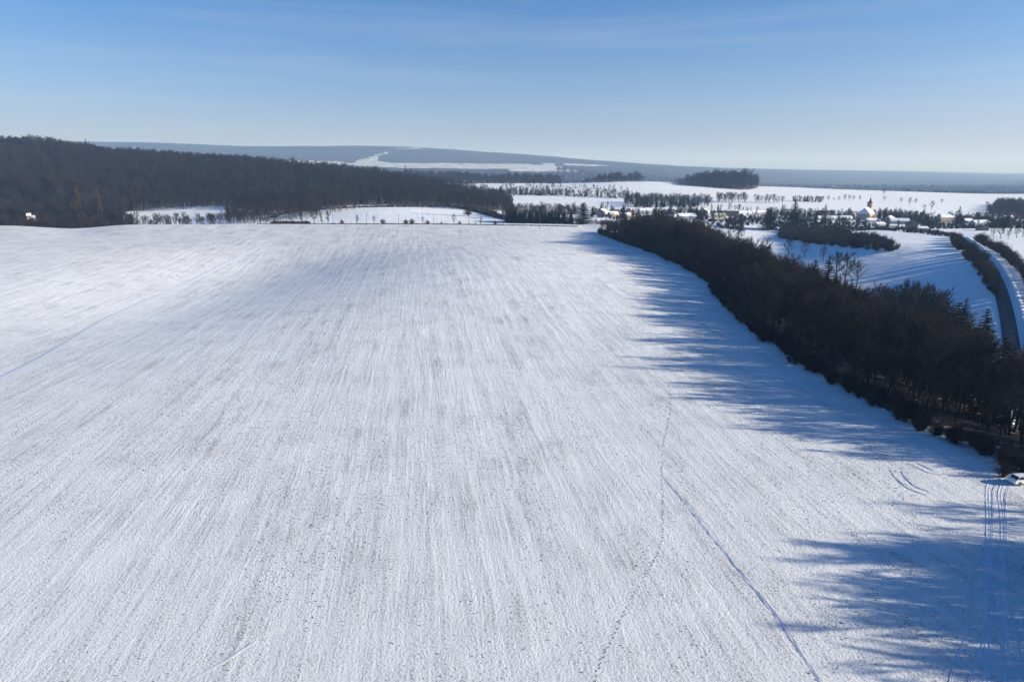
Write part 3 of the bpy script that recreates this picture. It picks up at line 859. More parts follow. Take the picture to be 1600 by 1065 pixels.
# ------------------------------------------------------------------ plants one by one
def px_plant(name, kind, px, py, hp, label, cat='tree', group=None, wx=1.0, idx=None):
    x, y, z = hit(px, py, 250)
    return plant(name, kind, x, y, z - .1, hp * y / F * 1.0, label, cat, group, wx, idx)
def top_plant(name, kind, px, Y, top, label, cat='tree', group=None, wx=1.0, idx=None):
    x, y, z = at(px, Y, top)
    return plant(name, kind, x, y, z - .1, CAM_H + Y * tanel(top) - z, label, cat, group, wx, idx)
def line_plant(name, kind, px, Y, hp, label, cat='tree', group=None, wx=1.0, idx=None):
    x, y, z = at(px, Y, 350)
    return plant(name, kind, x, y, z - .1, hp * y / F, label, cat, group, wx, idx)
ROADY = 658
side = [  # along the farm road behind the main field
    ('bare_tree', 'mid_slim', 313, 20, 1.0, 'slender leafless tree standing before the snowy clearing, left one of a pair'),
    ('bare_tree', 'mid', 332, 19, 1.0, 'dark trunked leafless tree before the snowy clearing, right one of a pair'),
    ('bare_tree', 'mid_slim', 377, 17, 1.1, 'thin leafless tree at the left end of the roadside row'),
    ('bare_tree', 'mid', 391, 18, .9, 'leafless tree second from the left end of the roadside row'),
    ('bare_tree', 'mid_slim', 407, 13, 1.2, 'small thin tree just left of the first utility pole'),
    ('bare_tree', 'mid_slim', 417, 13, 1.2, 'small leafless tree close beside the first utility pole'),
    ('bare_tree', 'mid_wide', 455, 20, .85, 'broad dark roadside tree at the left corner of the bright far field'),
    ('bare_tree', 'mid_slim', 472, 20, 1.1, 'narrow roadside tree between two large round crowned ones'),
    ('bare_tree', 'mid', 491, 26, 1.05, 'tallest round crowned roadside tree left of the second utility pole'),
    ('bare_tree', 'mid_slim', 503, 18, 1.0, 'slim pale roadside tree just right of the tallest one'),
    ('bare_tree', 'mid_slim', 512, 21, 1.1, 'slim roadside tree right beside the second utility pole'),
    ('bush', 'bush', 534, 8, 1.0, 'small round bush alone between second and third utility pole'),
    ('bare_tree', 'mid_slim', 558, 15, 1.3, 'neat oval tree midway along the farm road'),
    ('bare_tree', 'mid_wide', 584, 13, .7, 'leaning crooked tree beside a bush right of the third utility pole'),
    ('bush', 'bush', 599, 9, 1.3, 'round bush touching the crooked leaning roadside tree'),
    ('bush', 'bush', 634, 8, 1.4, 'wide bush just right of the fourth utility pole'),
    ('bush', 'bush', 643, 9, 1.3, 'taller half of the wide bush pair at the fourth utility pole'),
    ('bare_tree', 'mid_wide', 661, 11, .8, 'small dark tree with a bush at its right side'),
    ('bush', 'bush', 668, 7, 1.2, 'low bush nestled against a small dark roadside tree'),
    ('bush', 'bush', 690, 5, .8, 'tiny bush right of the fifth utility pole'),
    ('bare_tree', 'mid', 710, 16, 1.0, 'dark upright tree between fifth and sixth utility pole'),
    ('bush', 'bush', 718, 6, 1.0, 'small bush at the foot of the dark upright tree'),
    ('bush', 'bush', 743, 4, .8, 'smallest bush right of the sixth utility pole'),
    ('bare_tree', 'mid_slim', 751, 13, 1.2, 'pale small tree between sixth and seventh utility pole'),
    ('bush', 'bush', 774, 8, 1.0, 'dark bush beside the seventh utility pole')]
for nm, kd, px, hp, wx, lb in side:
    line_plant(nm, kd, px, ROADY, hp, lb, 'tree' if nm == 'bare_tree' else 'bush', 'trees and bushes along the farm road', wx)
def pole(px, Y, h, label):
    x, y, z = at(px, Y, 352)
    o = thing('utility_pole', (x, y, z), 0.1)
    m = MB(); m.tube((0, 0, -.3), (0, 0, h), .19, .12, 8, cap=True); link('pole', m.mesh('pole', M['wood']), o)
    m = MB(); m.box((0, 0, h - .6), (2.0, .14, .16)); link('crossarm', m.mesh('crossarm', M['wood']), o)
    for s in (-.85, 0, .85):
        m = MB(); m.tube((s, 0, h - .5), (s, 0, h - .18), .07, .05, 6, cap=True); link('insulator', m.mesh('insulator', M['w_white']), o)
    tag(o, label, 'utility pole', 'utility poles along the farm road')
for i, (px, n) in enumerate([(434.5, 'wooden utility pole at the left end of the line'), (521, 'wooden utility pole standing on a small mound beside slim trees'), (573, 'wooden utility pole left of the crooked leaning tree'),
                (623, 'wooden utility pole just left of the wide bush pair'), (678, 'wooden utility pole right of the small dark tree with bush'), (732.5, 'thick wooden utility pole right of the dark upright tree'), (787, 'short looking utility pole at the right end of the far field')]):
    pole(px, 640, 9.3, n)
pole(843, 606, 12.0, 'tall wooden utility pole in front of the dark conifer screen')
# dry grass and scrub strips
def strip(name, pixels, n, kinds, sc, jit, label, w=0):
    P = smooth_path([hit(a, b, 300)[:2] for a, b in pixels], 3); out = []
    for _ in range(n):
        p = P[rng.randrange(len(P))]; x = p.x + rng.uniform(-jit, jit); y = p.y + rng.uniform(-jit, jit); out.append((x, y, float(H(x, y))))
    scatter(name, out, kinds, label, sc=[rng.uniform(*sc) for _ in out])
pp = [(uof(p, 350) * 652, 652) for p in range(405, 905, 4)]
scatter('roadside_grass', [(x + rng.uniform(-1.5, 1.5), y + rng.uniform(-2, 2), float(H(x, y))) for x, y in pp for _ in range(13)], ['tuft'], 'line of dry grass along the farm road behind the field', sc=[rng.uniform(.7, 1.4) for _ in range(len(pp) * 13)])
scatter('roadside_scrub', [(uof(p, 350) * 662, 662 + rng.uniform(-3, 3), float(H(uof(p, 350) * 662, 662))) for p in np.arange(424, 484, .8)], ['bush'], 'low dense scrub strip under the roadside trees', sc=[rng.uniform(.5, .9) for _ in range(75)])
strip('field_margin', [(424, 341), (450, 333), (500, 327.5), (560, 324.5), (620, 323.5), (700, 323.5), (735, 329), (770, 338), (800, 345)], 1500, ['tuft', 'bush'], (.3, .8), 3, 'brown grassy margin round the bright far field')
def hpoly(p): return [hit(a, b, 250)[:2] for a, b in p]
def patch(name, poly, spacing, kinds, s, label, seed, lim=44, pad=0):
    x, y = fill(poly, spacing, .5, seed); q = np.random.RandomState(seed)
    kk = fbm(x / 11, y / 11, seed) > -.22; x, y = x[kk], y[kk]
    if len(x) == 0: print('EMPTY', label); return
    scatter(name, np.stack([x, y, H(x, y) - .2], 1), kinds, label, sc=q.uniform(s[0], s[1], len(x)))
patch('scrub', hpoly([(712, 324), (735, 325), (770, 331), (792, 340), (800, 346), (775, 341), (745, 332)]), 3.2, ['bush', 'tuft', 'bush_tan'], (.5, 1.1), 'brown scrub bank at the right end of the bright far field', 81)
top_plant('bare_tree', 'larch', 731, 800, 305, 'tan rounded tree standing at the forest edge above the bright far field', wx=2.2)
patch('wood', pxpoly([(212, 690), (380, 690), (432, 690), (436, 715), (380, 735), (290, 760), (215, 760)]), 9.5, ['trunky', 'far'], (.55, .95), 'thin row of leafless trees before the snowy clearing', 83)
patch('wood', pxpoly([(350, 735), (470, 760), (560, 880), (560, 960), (430, 900), (350, 860)]), 7, ['trunky', 'trunky', 'far_red'], (.7, 1.05), 'leafless trees where the hill forest meets the far field', 84)
patch('wood', pxpoly([(565, 975), (790, 905), (800, 930), (700, 1000), (565, 1012)]), 7, ['trunky'], (.75, 1.1), 'pale trunks along the edge of the hill forest above the bright far field', 110)
patch('wood', pxpoly([(200, 940), (290, 965), (360, 955), (350, 985), (280, 1000), (205, 985)]), 7, ['trunky'], (.75, 1.1), 'pale trunks along the forest edge above the snowy clearing', 111)
patch('wood', pxpoly([(788, 690), (896, 688), (896, 722), (788, 726)]), 4.2, ['conifer'], (.72, .92), 'dense dark conifer screen left of the village', 85)
patch('wood', pxpoly([(770, 760), (905, 750), (905, 820), (775, 850)]), 8, ['far', 'far_red', 'bush_tan'], (.7, 1.05), 'tan leafless trees behind the dark conifer screen', 86)
patch('wood', pxpoly([(780, 1380), (900, 1330), (985, 1270), (1000, 1300), (900, 1400), (780, 1480)]), 7, ['far', 'far', 'conifer', 'bush', 'bush'], (.5, 1.0), 'hedge of trees across the white fields left of the village', 87)
patch('wood', pxpoly([(780, 1730), (870, 1720), (930, 1600), (990, 1500), (990, 1530), (930, 1660), (870, 1800), (780, 1800)]), 10, ['far', 'bush', 'bush'], (.4, .9), 'farther broken hedge of trees across the white fields', 88)
patch('wood', pxpoly([(978, 1045), (1030, 1050), (1118, 1095), (1118, 1150), (1040, 1180), (978, 1210)]), 8.5, ['far', 'far', 'conifer'], (.7, 1.15), 'dark band of trees on the slope behind the left village houses', 89)
patch('wood', pxpoly([(1121, 1210), (1170, 1220), (1170, 1260), (1121, 1260)]), 8.5, ['far'], (.8, 1.15), 'short band of trees on the slope behind the middle of the village', 90)
patch('wood', pxpoly([(1182, 1215), (1214, 1215), (1214, 1250), (1182, 1250)]), 9, ['far'], (.7, 1.0), 'clump of trees above the village, left of the dark hedge', 91)
patch('wood', pxpoly([(1216, 1225), (1236, 1225), (1236, 1250), (1216, 1250)]), 9, ['far'], (.5, .8), 'smallest clump of trees above the village', 96)
patch('wood', pxpoly([(1241, 1290), (1288, 1285), (1288, 1310), (1241, 1315)]), 6, ['conifer', 'far'], (.55, .75), 'dense dark hedge on the white slope left of the church', 92)
for i, (px, py, hp, lb) in enumerate([(1294, 314, 8, 'small tree on the white slope right of the dark hedge'), (1303, 313.5, 5, 'smallest tree in the row on the white slope'), (1311, 314, 7, 'dark tree in the row on the white slope'),
        (1320, 313.5, 10, 'leafless tree on the white slope, first of four pale round crowns'), (1327, 313.5, 9, 'leafless tree on the white slope, second of four pale round crowns'), (1334, 313.5, 8, 'leafless tree on the white slope, third of four pale round crowns'), (1343, 313.5, 8, 'leafless tree on the white slope, last of four pale round crowns'),
        (1381, 304.5, 8, 'lone broad tree on the skyline ridge right of the church spire'), (1382, 314, 7, 'small narrow tree below the lone broad ridge tree'),
        (1408, 317, 8, 'round tree on the white slope right of the church'), (1421, 320, 11, 'larger round tree on the white slope right of the church'), (1430, 319, 9, 'round tree touching a larger one on the white slope'),
        (1444.5, 327, 7, 'small dark tree low on the white slope'), (1455, 328, 14, 'upright leafless tree low on the white slope'), (1470.5, 318, 7, 'lone round tree high on the white slope'), (1543, 327, 12, 'leafless tree beside the wood at the right border')]):
    px_plant('bare_tree', 'mid_wide' if i in (7, 8, 12, 14) else 'mid', px, py, hp, lb, 'tree', 'trees scattered on the white slope', 1.25)
# conifers and larches
con = [(912, 690, 316, 1.75, 'broad_conifer', 'large broad dark spruce at the left edge of the village'), (975, 770, 318, 1.5, 'conifer', 'dark spruce between cream houses at the left of the village'), (997, 780, 320, 1.0, 'conifer', 'narrow spruce beside the snow covered roofs'),
       (1029, 790, 326, 1.3, 'conifer', 'small dark spruce left of the pyramid roofed house'), (1081, 800, 320, 1.2, 'conifer', 'left spruce of the trio behind the blue shaded roof'), (1090, 805, 318, 1.1, 'conifer', 'middle spruce of the trio behind the blue shaded roof'), (1096, 800, 321, 1.2, 'conifer', 'right spruce of the trio behind the blue shaded roof'),
       (1205, 740, 323, 1.5, 'broad_conifer', 'broad dark pine in the middle of the village'), (1244, 745, 314, 1.15, 'broad_conifer', 'tallest dark pine in the middle of the village'), (1259, 748, 328, 1.2, 'conifer', 'lower spruce just right of the tallest pine'), (1274, 742, 325, 1.3, 'conifer', 'dark spruce left of the long white building'),
       (1291, 830, 317, 1.4, 'conifer', 'pointed spruce behind the long white building'), (1448, 800, 338, 1.9, 'broad_conifer', 'squat dark conifer before the yellow manor house'), (1456, 790, 337, 1.2, 'broad_conifer', 'rounded conifer touching the squat one before the yellow manor house'), (1501, 850, 321, 1.5, 'conifer', 'dark spruce behind the yellow manor house'),
       (1372, 860, 338, 1.2, 'conifer', 'spruce just right of the church tower'),
       (1275, 300, 404, 1.7, 'conifer', 'left dark spruce of a pair at the valley edge of the wood'), (1297, 306, 399, 1.6, 'conifer', 'right dark spruce of a pair at the valley edge of the wood'),
       (1445, 250, 450, 1.9, 'conifer', 'tall black spruce deep in the wood'), (1500, 238, 470, 1.8, 'conifer', 'black spruce in the wood, left of the one nearest the road'), (1545, 228, 480, 1.7, 'conifer', 'black spruce in the wood nearest the road'), (1418, 258, 462, 1.6, 'conifer', 'lower black spruce left of the tall one deep in the wood')]
for px, Y, top, wx, kd, lb in con:
    top_plant('conifer', kd, px, Y, top, lb, 'conifer', None, wx)
q = random.Random(3); n = 0
while n < 46:
    Y = q.uniform(135, 330); X = float(wood_edge(Y)) + q.uniform(20, 105)
    if not bool(inpoly(np.array([X]), np.array([Y]), wood_right)[0]): continue
    plant('conifer', 'conifer', X, Y, gz(X, Y) - .2, q.uniform(15, 22), 'black green spruce standing among the leafless trees of the dark wood', 'conifer', 'spruces inside the dark wood', q.uniform(1.1, 1.6)); n += 1
top_plant('larch_tree', 'larch', 118, 790, 289, 'tall golden brown columnar larch in the left forest', 'larch', None, .9)
top_plant('larch_tree', 'larch', 151, 792, 292, 'slimmer golden brown larch right of the taller one', 'larch', None, .8)
top_plant('conifer', 'conifer', 133, 1330, 216, 'dark spruce sticking out of the forest skyline', 'conifer', None, 1.2)
top_plant('conifer', 'conifer', 138, 1330, 220, 'lower spruce leaning on the one that tops the forest skyline', 'conifer', None, 1.3)
for px, top in ((223, 230), (241, 230), (429, 249), (456, 247), (505, 252), (552, 257), (568, 258), (633, 257), (72, 218), (86, 219), (345, 239), (182, 228)):
    top_plant('conifer', 'conifer', px, 1330, top, 'dark conifer tip rising from the skyline of the brown forest', 'conifer', 'conifer tips on the forest skyline', .9)
# valley trees
for px, py, hp, kd, wx, lb in [(1257, 402, 22, 'mid_wide', 1.0, 'old spreading fruit tree in the snowy hollow'), (1286, 408, 24, 'mid_wide', .8, 'second fruit tree in the snowy hollow, behind the dark spruces'), (1233, 399, 26, 'mid', 1.5, 'dense round crowned tree at the left of the snowy hollow'),
        (1196, 398, 27, 'mid_wide', 1.0, 'leafless tree at the wood edge left of the snowy hollow'), (1338, 448, 40, 'mid_wide', 1.0, 'wide crowned tree reaching over the snowy valley field'), (1318, 446, 52, 'mid', 1.3, 'tall grey tree between spruces and snowy valley field'), (1306, 440, 48, 'mid', 1.2, 'bushy crowned tree behind the pair of dark spruces')]:
    px_plant('bare_tree', kd, px, py, hp, lb, 'tree', None, wx)
patch('scrub', hpoly([(1222, 357), (1260, 358), (1300, 362), (1345, 370), (1385, 378), (1404, 392), (1385, 394), (1340, 390), (1300, 384), (1250, 378), (1215, 372)]), 3.6, ['bush'], (.6, 1.8), 'dark scrub tongue running into the snowy valley field', 101)
patch('scrub', hpoly([(1165, 372), (1160, 352), (1230, 350), (1330, 352), (1330, 349), (1150, 344), (1130, 352), (1150, 366)]), 5, ['bush', 'far'], (.35, .6), 'dark thicket below the village gardens', 102)
patch('scrub', hpoly([(1000, 362), (940, 360), (935, 353), (1000, 346), (1100, 348), (1110, 356)]), 5, ['bush', 'far'], (.3, .5), 'dark thicket where the wood reaches the village', 103)
patch('hedge', hpoly([(1285, 353), (1400, 358), (1500, 369), (1500, 373), (1400, 362), (1285, 356)]), 3.2, ['bush'], (.35, .65), 'dark garden hedge along the upper edge of the valley field', 107)
patch('hedge', hpoly([(1488, 371), (1496, 374), (1516, 390), (1540, 412), (1554, 440), (1562, 478), (1546, 455), (1528, 428), (1512, 412), (1500, 395), (1488, 384)]), 3.4, ['bush'], (.6, 1.9), 'dark scrub on the inner side of the road bend', 104)
hedge_pts = smooth_path([hit(a, b, 250)[:2] for a, b in [(1520, 376), (1545, 390), (1568, 405), (1586, 425), (1600, 447), (1620, 490), (1640, 540)]], 4.4)
for p in hedge_pts:
    x, y = p.x + rng.uniform(-1.5, 1.5) + 3, p.y + rng.uniform(-1.5, 1.5)
    plant('bush', 'bush', x, y, float(H(x, y)) - .2, rng.uniform(3.5, 8.0), 'tall leafless bush in the hedge along the outer side of the road', 'bush', 'bushes of the roadside hedge', 1.15)
for i, (px, py, hp) in enumerate([(1552, 372, 20), (1563, 373, 24), (1575, 374, 18), (1588, 372, 22), (1568, 366, 30), (1598, 370, 26)]):
    px_plant('bare_tree', 'mid', px, py, hp, ['twisted small tree right of the road bend', 'leafless tree right of the road bend, before the snow strip', 'short tree before the snow strip right of the road', 'leafless tree near the right border before the snow strip', 'tall dark tree behind the row right of the road bend', 'tallest leafless tree at the right border above the white field'][i], 'tree', None, 1.1)

# ------------------------------------------------------------------ buildings
def snow_slab(mb, pts, th):       # closed slab over four corner points
    top = [Vector(p) + Vector((0, 0, th)) for p in pts]; lo = [Vector(p) for p in pts]
    mb.face(top); mb.face(lo[::-1])
    for i in range(4): j = (i + 1) % 4; mb.face([lo[i], lo[j], top[j], top[i]])
_wm = {}
def win_mesh(w, h):
    k = (round(w, 1), round(h, 1))
    if k not in _wm:
        f = MB(); f.box((0, 0, 0), (k[0] + .24, .10, k[1] + .24)); g = MB(); g.box((0, -.06, 0), (k[0], .06, k[1]))
        _wm[k] = (f.mesh('window', M['w_white']), g.mesh('pane', M['glass']))
    return _wm[k]
def put_win(o, x, y, z, rz, w=1.1, h=1.3):
    a, b = win_mesh(w, h); q = link('window', a, o); q.location = (x, y, z); q.rotation_euler = (0, 0, rz); link('pane', b, q)
def house(name, x, y, z, L, W, eave, ridge, yaw, wall, label, roof='snow', cat='house', hip=0.0, chimney=True, door=True, storeys=1, group='houses of the village'):
    o = thing(name, (x, y, z), yaw)
    m = MB(); a, b = L / 2, W / 2; hx = a - hip
    v = [(-a, -b), (a, -b), (a, b), (-a, b)]
    lo = [(p[0], p[1], -1.5) for p in v]; up = [(p[0], p[1], eave) for p in v]
    for i in range(4): j = (i + 1) % 4; m.face([lo[i], lo[j], up[j], up[i]])
    if hip == 0:
        m.face([up[1], up[2], (a, 0, ridge)]); m.face([up[3], up[0], (-a, 0, ridge)])
    link('wall', m.mesh('wall', M['w_' + wall]), o)
    ov = .45; k = (ridge - eave) / b
    r1, r2 = (-hx - (ov if hip == 0 else 0), 0, ridge + .03), (hx + (ov if hip == 0 else 0), 0, ridge + .03)
    e = eave - k * ov + .03
    c = [(-a - ov, -b - ov, e), (a + ov, -b - ov, e), (a + ov, b + ov, e), (-a - ov, b + ov, e)]
    t = MB(); s = MB()
    for mb, dz, th in ((t, 0, .18), (s, .2, .16)):
        u = Vector((0, 0, dz)); q = [Vector(p) + u for p in c]; R1 = Vector(r1) + u; R2 = Vector(r2) + u
        snow_slab(mb, [q[0], q[1], R2, R1], th); snow_slab(mb, [q[2], q[3], R1, R2], th)
        if hip: snow_slab(mb, [q[1], q[2], R2, R2 + Vector((0, .01, 0))], th); snow_slab(mb, [q[3], q[0], R1, R1 + Vector((0, .01, 0))], th)
    ro = link('roof', t.mesh('roof', M['tile']), o)
    if roof == 'snow': link('snow_cover', s.mesh('snow_cover', M['snow']), ro)
    elif roof == 'half':
        s2 = MB(); q = [Vector(p) + Vector((0, 0, .2)) for p in c]; snow_slab(s2, [q[0], q[1], Vector(r2) + Vector((0, 0, .2)), Vector(r1) + Vector((0, 0, .2))], .14); link('snow_cover', s2.mesh('snow_cover', M['snow']), ro)
    if chimney:
        ch = MB(); ch.box((L * .18, .3, ridge + .5), (.7, .7, 1.9)); link('chimney', ch.mesh('chimney', M['w_brown']), ro)
    for st in range(storeys):
        zz = 1.6 + st * 2.8
        n = max(2, int(L / 3.2))
        for i in range(n):
            xx = -a + L * (i + .5) / n
            if door and st == 0 and i == n // 2: continue
            put_win(o, xx, -b - .03, zz, 0)
        for sg in (-1, 1):
            for i in range(2):
                put_win(o, sg * (a + .03), -b / 2 + i * b, zz, sg * math.pi / 2)
    if ridge - eave > 2.6 and hip == 0:
        for sg in (-1, 1): put_win(o, sg * (a + .03), 0, eave + .9, sg * math.pi / 2, .9, 1.1)
    if door:
        d = MB(); n = max(2, int(L / 3.2)); d.box((-a + L * (n // 2 + .5) / n, -b - .05, 1.0), (1.0, .12, 2.1)); link('door', d.mesh('door', M['w_brown']), o)
    tag(o, label, cat, group)
    return o
HS = [  # px, base py, width px, wall, yaw deg, roof, kind, label
    (941, 336, 15, 'white', 62, 'snow', 'white gabled house at the left edge of the village beside the big spruce'), (958, 338.5, 12, 'yellow', 25, 'snow', 'small yellow house right of the white gabled one'),
    (874, 345, 12, 'white', 5, 'snow', 'low white building at the right end of the conifer screen'), (897, 346, 19, 'grey', -5, 'snow', 'long snow roofed barn left of the big spruce'),
    (944, 350, 22, 'grey', 3, 'snow', 'long low flat roofed shed below the big spruce'), (980, 340, 10, 'cream', 30, 'snow', 'small cream house just right of a dark spruce'),
    (990, 333, 14, 'cream', 20, 'snow', 'cream house with snowy roof above the small cream one'), (984, 347, 9, 'white', 10, 'snow', 'small snow covered shed among trees near the wood'),
    (1008, 334, 17, 'white', 8, 'snow', 'pair of snowy roofs left of the small dark spruce'), (1048, 339, 20, 'cream', 58, 'none', 'pyramid roofed cream house with dark roof'),
    (1072, 343, 24, 'blue', 12, 'snow', 'house with broad blue shaded roof below three spruces'), (1101, 335, 12, 'white', 60, 'snow', 'white gable peeping out beside the three spruces'),
    (1122, 340, 17, 'yellow', 10, 'snow', 'yellow house with flat snowy roof'), (1138, 337, 26, 'brown', -12, 'none', 'dark roofed barn with white gable end'),
    (1160, 337, 24, 'white', 15, 'snow', 'large house with snowy roof and wide white gable'), (1160, 344, 14, 'blue', 70, 'snow', 'small steep gabled house before the large snowy roof'),
    (1184, 337, 20, 'white', 20, 'snow', 'snow roofed house left of the broad pine'), (1184, 343, 10, 'cream', 5, 'snow', 'small cream shed under the snow roofed house'),
    (1303, 345, 48, 'white', 4, 'snow', 'long low white building with snowy roof left of the church'), (1289, 336, 22, 'blue', 14, 'none', 'dark roofed house behind the long white building'),
    (1325, 336, 14, 'white', 60, 'none', 'small white gabled house between long building and church'), (1361, 348, 17, 'grey', 10, 'snow', 'snow roofed shed directly below the church'),
    (1373, 354, 14, 'grey', 20, 'snow', 'low shed with snow roof at the top of the valley field'), (1389, 348, 18, 'cream', 50, 'snow', 'cream gabled house right of the church'),
    (1404, 350, 24, 'grey', -8, 'snow', 'grey house with wide shaded roof right of the cream gable'), (1424, 355, 17, 'brown', 62, 'none', 'brown gabled cottage above the valley field'),
    (1394, 356, 9, 'white', 0, 'snow', 'tiny white shed at the valley field edge'), (1456, 343, 18, 'white', 10, 'snow', 'house with snowy roof left of the yellow manor'),
    (1504, 346, 20, 'brown', -6, 'none', 'dark house right of the yellow manor house'), (1516, 344, 9, 'white', 65, 'none', 'narrow white gable right of the dark house'),
    (1440, 361, 13, 'grey', 0, 'snow', 'flat snow covered shed beside the hedge above the valley field'), (1530, 353, 24, 'blue', 12, 'snow', 'bluish house with broad snowy roof near the road'),
    (1511, 349, 12, 'white', 15, 'snow', 'white outbuilding between the dark house and the road'), (1540, 343, 18, 'white', 5, 'snow', 'snow roofed house behind the bluish one'),
    (1549, 345, 10, 'cream', 55, 'snow', 'cream gabled house behind the bluish one'), (1534, 360, 15, 'brown', 65, 'half', 'brown gabled shed beside the road hedge'),
    (1592, 352, 16, 'white', 15, 'snow', 'white house at the right border of the village'), (1574, 345, 14, 'grey', 20, 'snow', 'grey house among trees near the right border')]
hpos = []
for px, py, wp, wall, yaw, roof, lb in HS:
    x, y, z = hit(px, py, 560)
    wm = wp * y / F * 1.2
    big = wm > 24; g = yaw > 45
    if g: W = wm * .82; L = W * 1.25
    else: L = wm / math.cos(R(yaw)) * .92; W = min(L * .62, 9.5)
    eave = 3.2 if wm < 12 or big else 4.0
    ridge = eave + W * (.30 if W > 8 else .38)
    if 'flat' in lb or 'shed' in lb: ridge = eave + W * .14; eave *= .85
    if roof == 'snow' and len(hpos) % 4 == 2: roof = 'half'
    house('shed' if 'shed' in lb else ('barn' if 'barn' in lb else 'house'), x, y, z, L, W, eave, ridge, R(-yaw if g and rng.random() < 0 else yaw), wall, lb, roof, 'shed' if 'shed' in lb else ('barn' if 'barn' in lb else 'house'),
          hip=(L / 2 - .6 if 'pyramid' in lb else 0), chimney='shed' not in lb)
    hpos.append((x, y, max(L, W) * .6))
x, y, z = hit(1475, 347, 560)
house('manor_house', x, y, z, 22, 11, 6.2, 10.0, R(8), 'yellow', 'yellow two storey manor house with snowy hipped roof', 'snow', 'house', hip=5, storeys=2, door=True)
hpos.append((x, y, 15))
for px, top, wall, wp, yaw, lb in ((44, 328.5, 'yellow', 7, 20, 'yellow walled house with orange tint half hidden in the left thicket'), (51, 332, 'grey', 5, 10, 'snow roofed house beside the yellow one in the left thicket')):
    x, y, z = at(px, 700, top); zt = CAM_H + 700 * tanel(top)
    W = wp * 700 / F * .75
    house('house', x, y, zt - 7.7, W, W * .8, 2.6, 4.4, R(yaw), wall, lb, group='houses in the left thicket')

# the church: nave, apse end, tower with a pointed roof
def church():
    x, y, z = hit(1352, 343, 600)
    o = house('church', x, y, z, 25, 15.5, 8.0, 15.5, R(50), 'ochre', 'ochre walled village church with red brown pointed tower', 'snow', 'church', hip=3.5, chimney=False, door=True, storeys=1, group=None)
    for i in range(5):
        for sg in (-1, 1):
            m = MB(); m.box((-9 + i * 4.5, sg * 7.82, 4.2), (1.1, .16, 3.0)); m2 = MB(); m2.box((-9 + i * 4.5, sg * 7.92, 4.2), (.8, .1, 2.7))
            w = link('window', m.mesh('church_window', M['w_cream']), o); link('pane', m2.mesh('church_pane', M['glass']), w)
    yaw = R(52)
    tx, ty = 15.4, 0
    m = MB(); m.box((tx, ty, 9.5), (5.6, 5.6, 22)); tw = link('tower', m.mesh('tower', M['w_pink']), o)
    for zc in (13.3, 20.2):
        m = MB(); m.box((tx, ty, zc), (6.1, 6.1, .45)); link('cornice', m.mesh('cornice', M['w_cream']), tw)
    for k in range(4):
        a = k * math.pi / 2; m = MB(); m.box((tx + math.cos(a) * 2.82, ty + math.sin(a) * 2.82, 16.8), (1.2, .14, 2.6), a + math.pi / 2); link('window', m.mesh('belfry_window', M['glass']), tw)
    m = MB(); n = 8; prof = [(3.7, 20.5), (3.1, 21.6), (2.3, 22.6), (1.25, 24.0), (1.35, 24.9), (.9, 25.8), (.35, 27.6), (.06, 30.5)]
    rings = [[(tx + r * math.cos(i * math.pi / 4 + .39), ty + r * math.sin(i * math.pi / 4 + .39), h) for i in range(n)] for r, h in prof]
    for a, b in zip(rings, rings[1:]):
        for i in range(n): j = (i + 1) % n; m.face([a[i], a[j], b[j], b[i]])
    sp = link('spire', m.mesh('spire', M['redtile']), o)
    m = MB(); m.tube((tx, ty, 30.2), (tx, ty, 32.2), .09, .07, 5); m.box((tx, ty, 31.5), (.9, .12, .12)); link('cross', m.mesh('cross', M['metal']), sp)
    hpos.append((x, y, 22))
church()
# garden trees between the houses
n = 0
q = random.Random(99)
while n < 76:
    px = q.uniform(925, 1610); Y = q.uniform(735, 930)
    x = uof(px, 340) * Y
    if any(math.hypot(x - a, Y - b) < c + 3 or (abs(x - a * Y / b) < c + 2 and 0 < b - Y < 40) for a, b, c in hpos): continue
    if px < 1000 and Y > 900: continue
    if 1160 < px < 1500 and Y < 760: continue
    h = q.uniform(7, 14)
    plant('bare_tree', 'mid' if q.random() < .6 else ('mid_wide' if q.random() < .6 else 'tree_red'), x, Y, float(H(x, Y)) - .2, h, 'leafless garden tree among the village houses', 'tree', 'garden trees of the village', 1.2); n += 1
gt = []
while len(gt) < 200:
    px = q.uniform(925, 1620); Y = q.uniform(760, 1000); x = uof(px, 340) * Y
    if any(math.hypot(x - a, Y - b) < c + 1 or (abs(x - a * Y / b) < c * .7 and 0 < b - Y < 40) for a, b, c in hpos): continue
    gt.append((x, Y, float(H(x, Y)) - .2))
scatter('garden_trees', gt, ['mid', 'mid_wide', 'mid_slim', 'conifer'], 'leafless trees packed between and behind the village houses', sc=[q.uniform(.4, .95) for _ in gt])
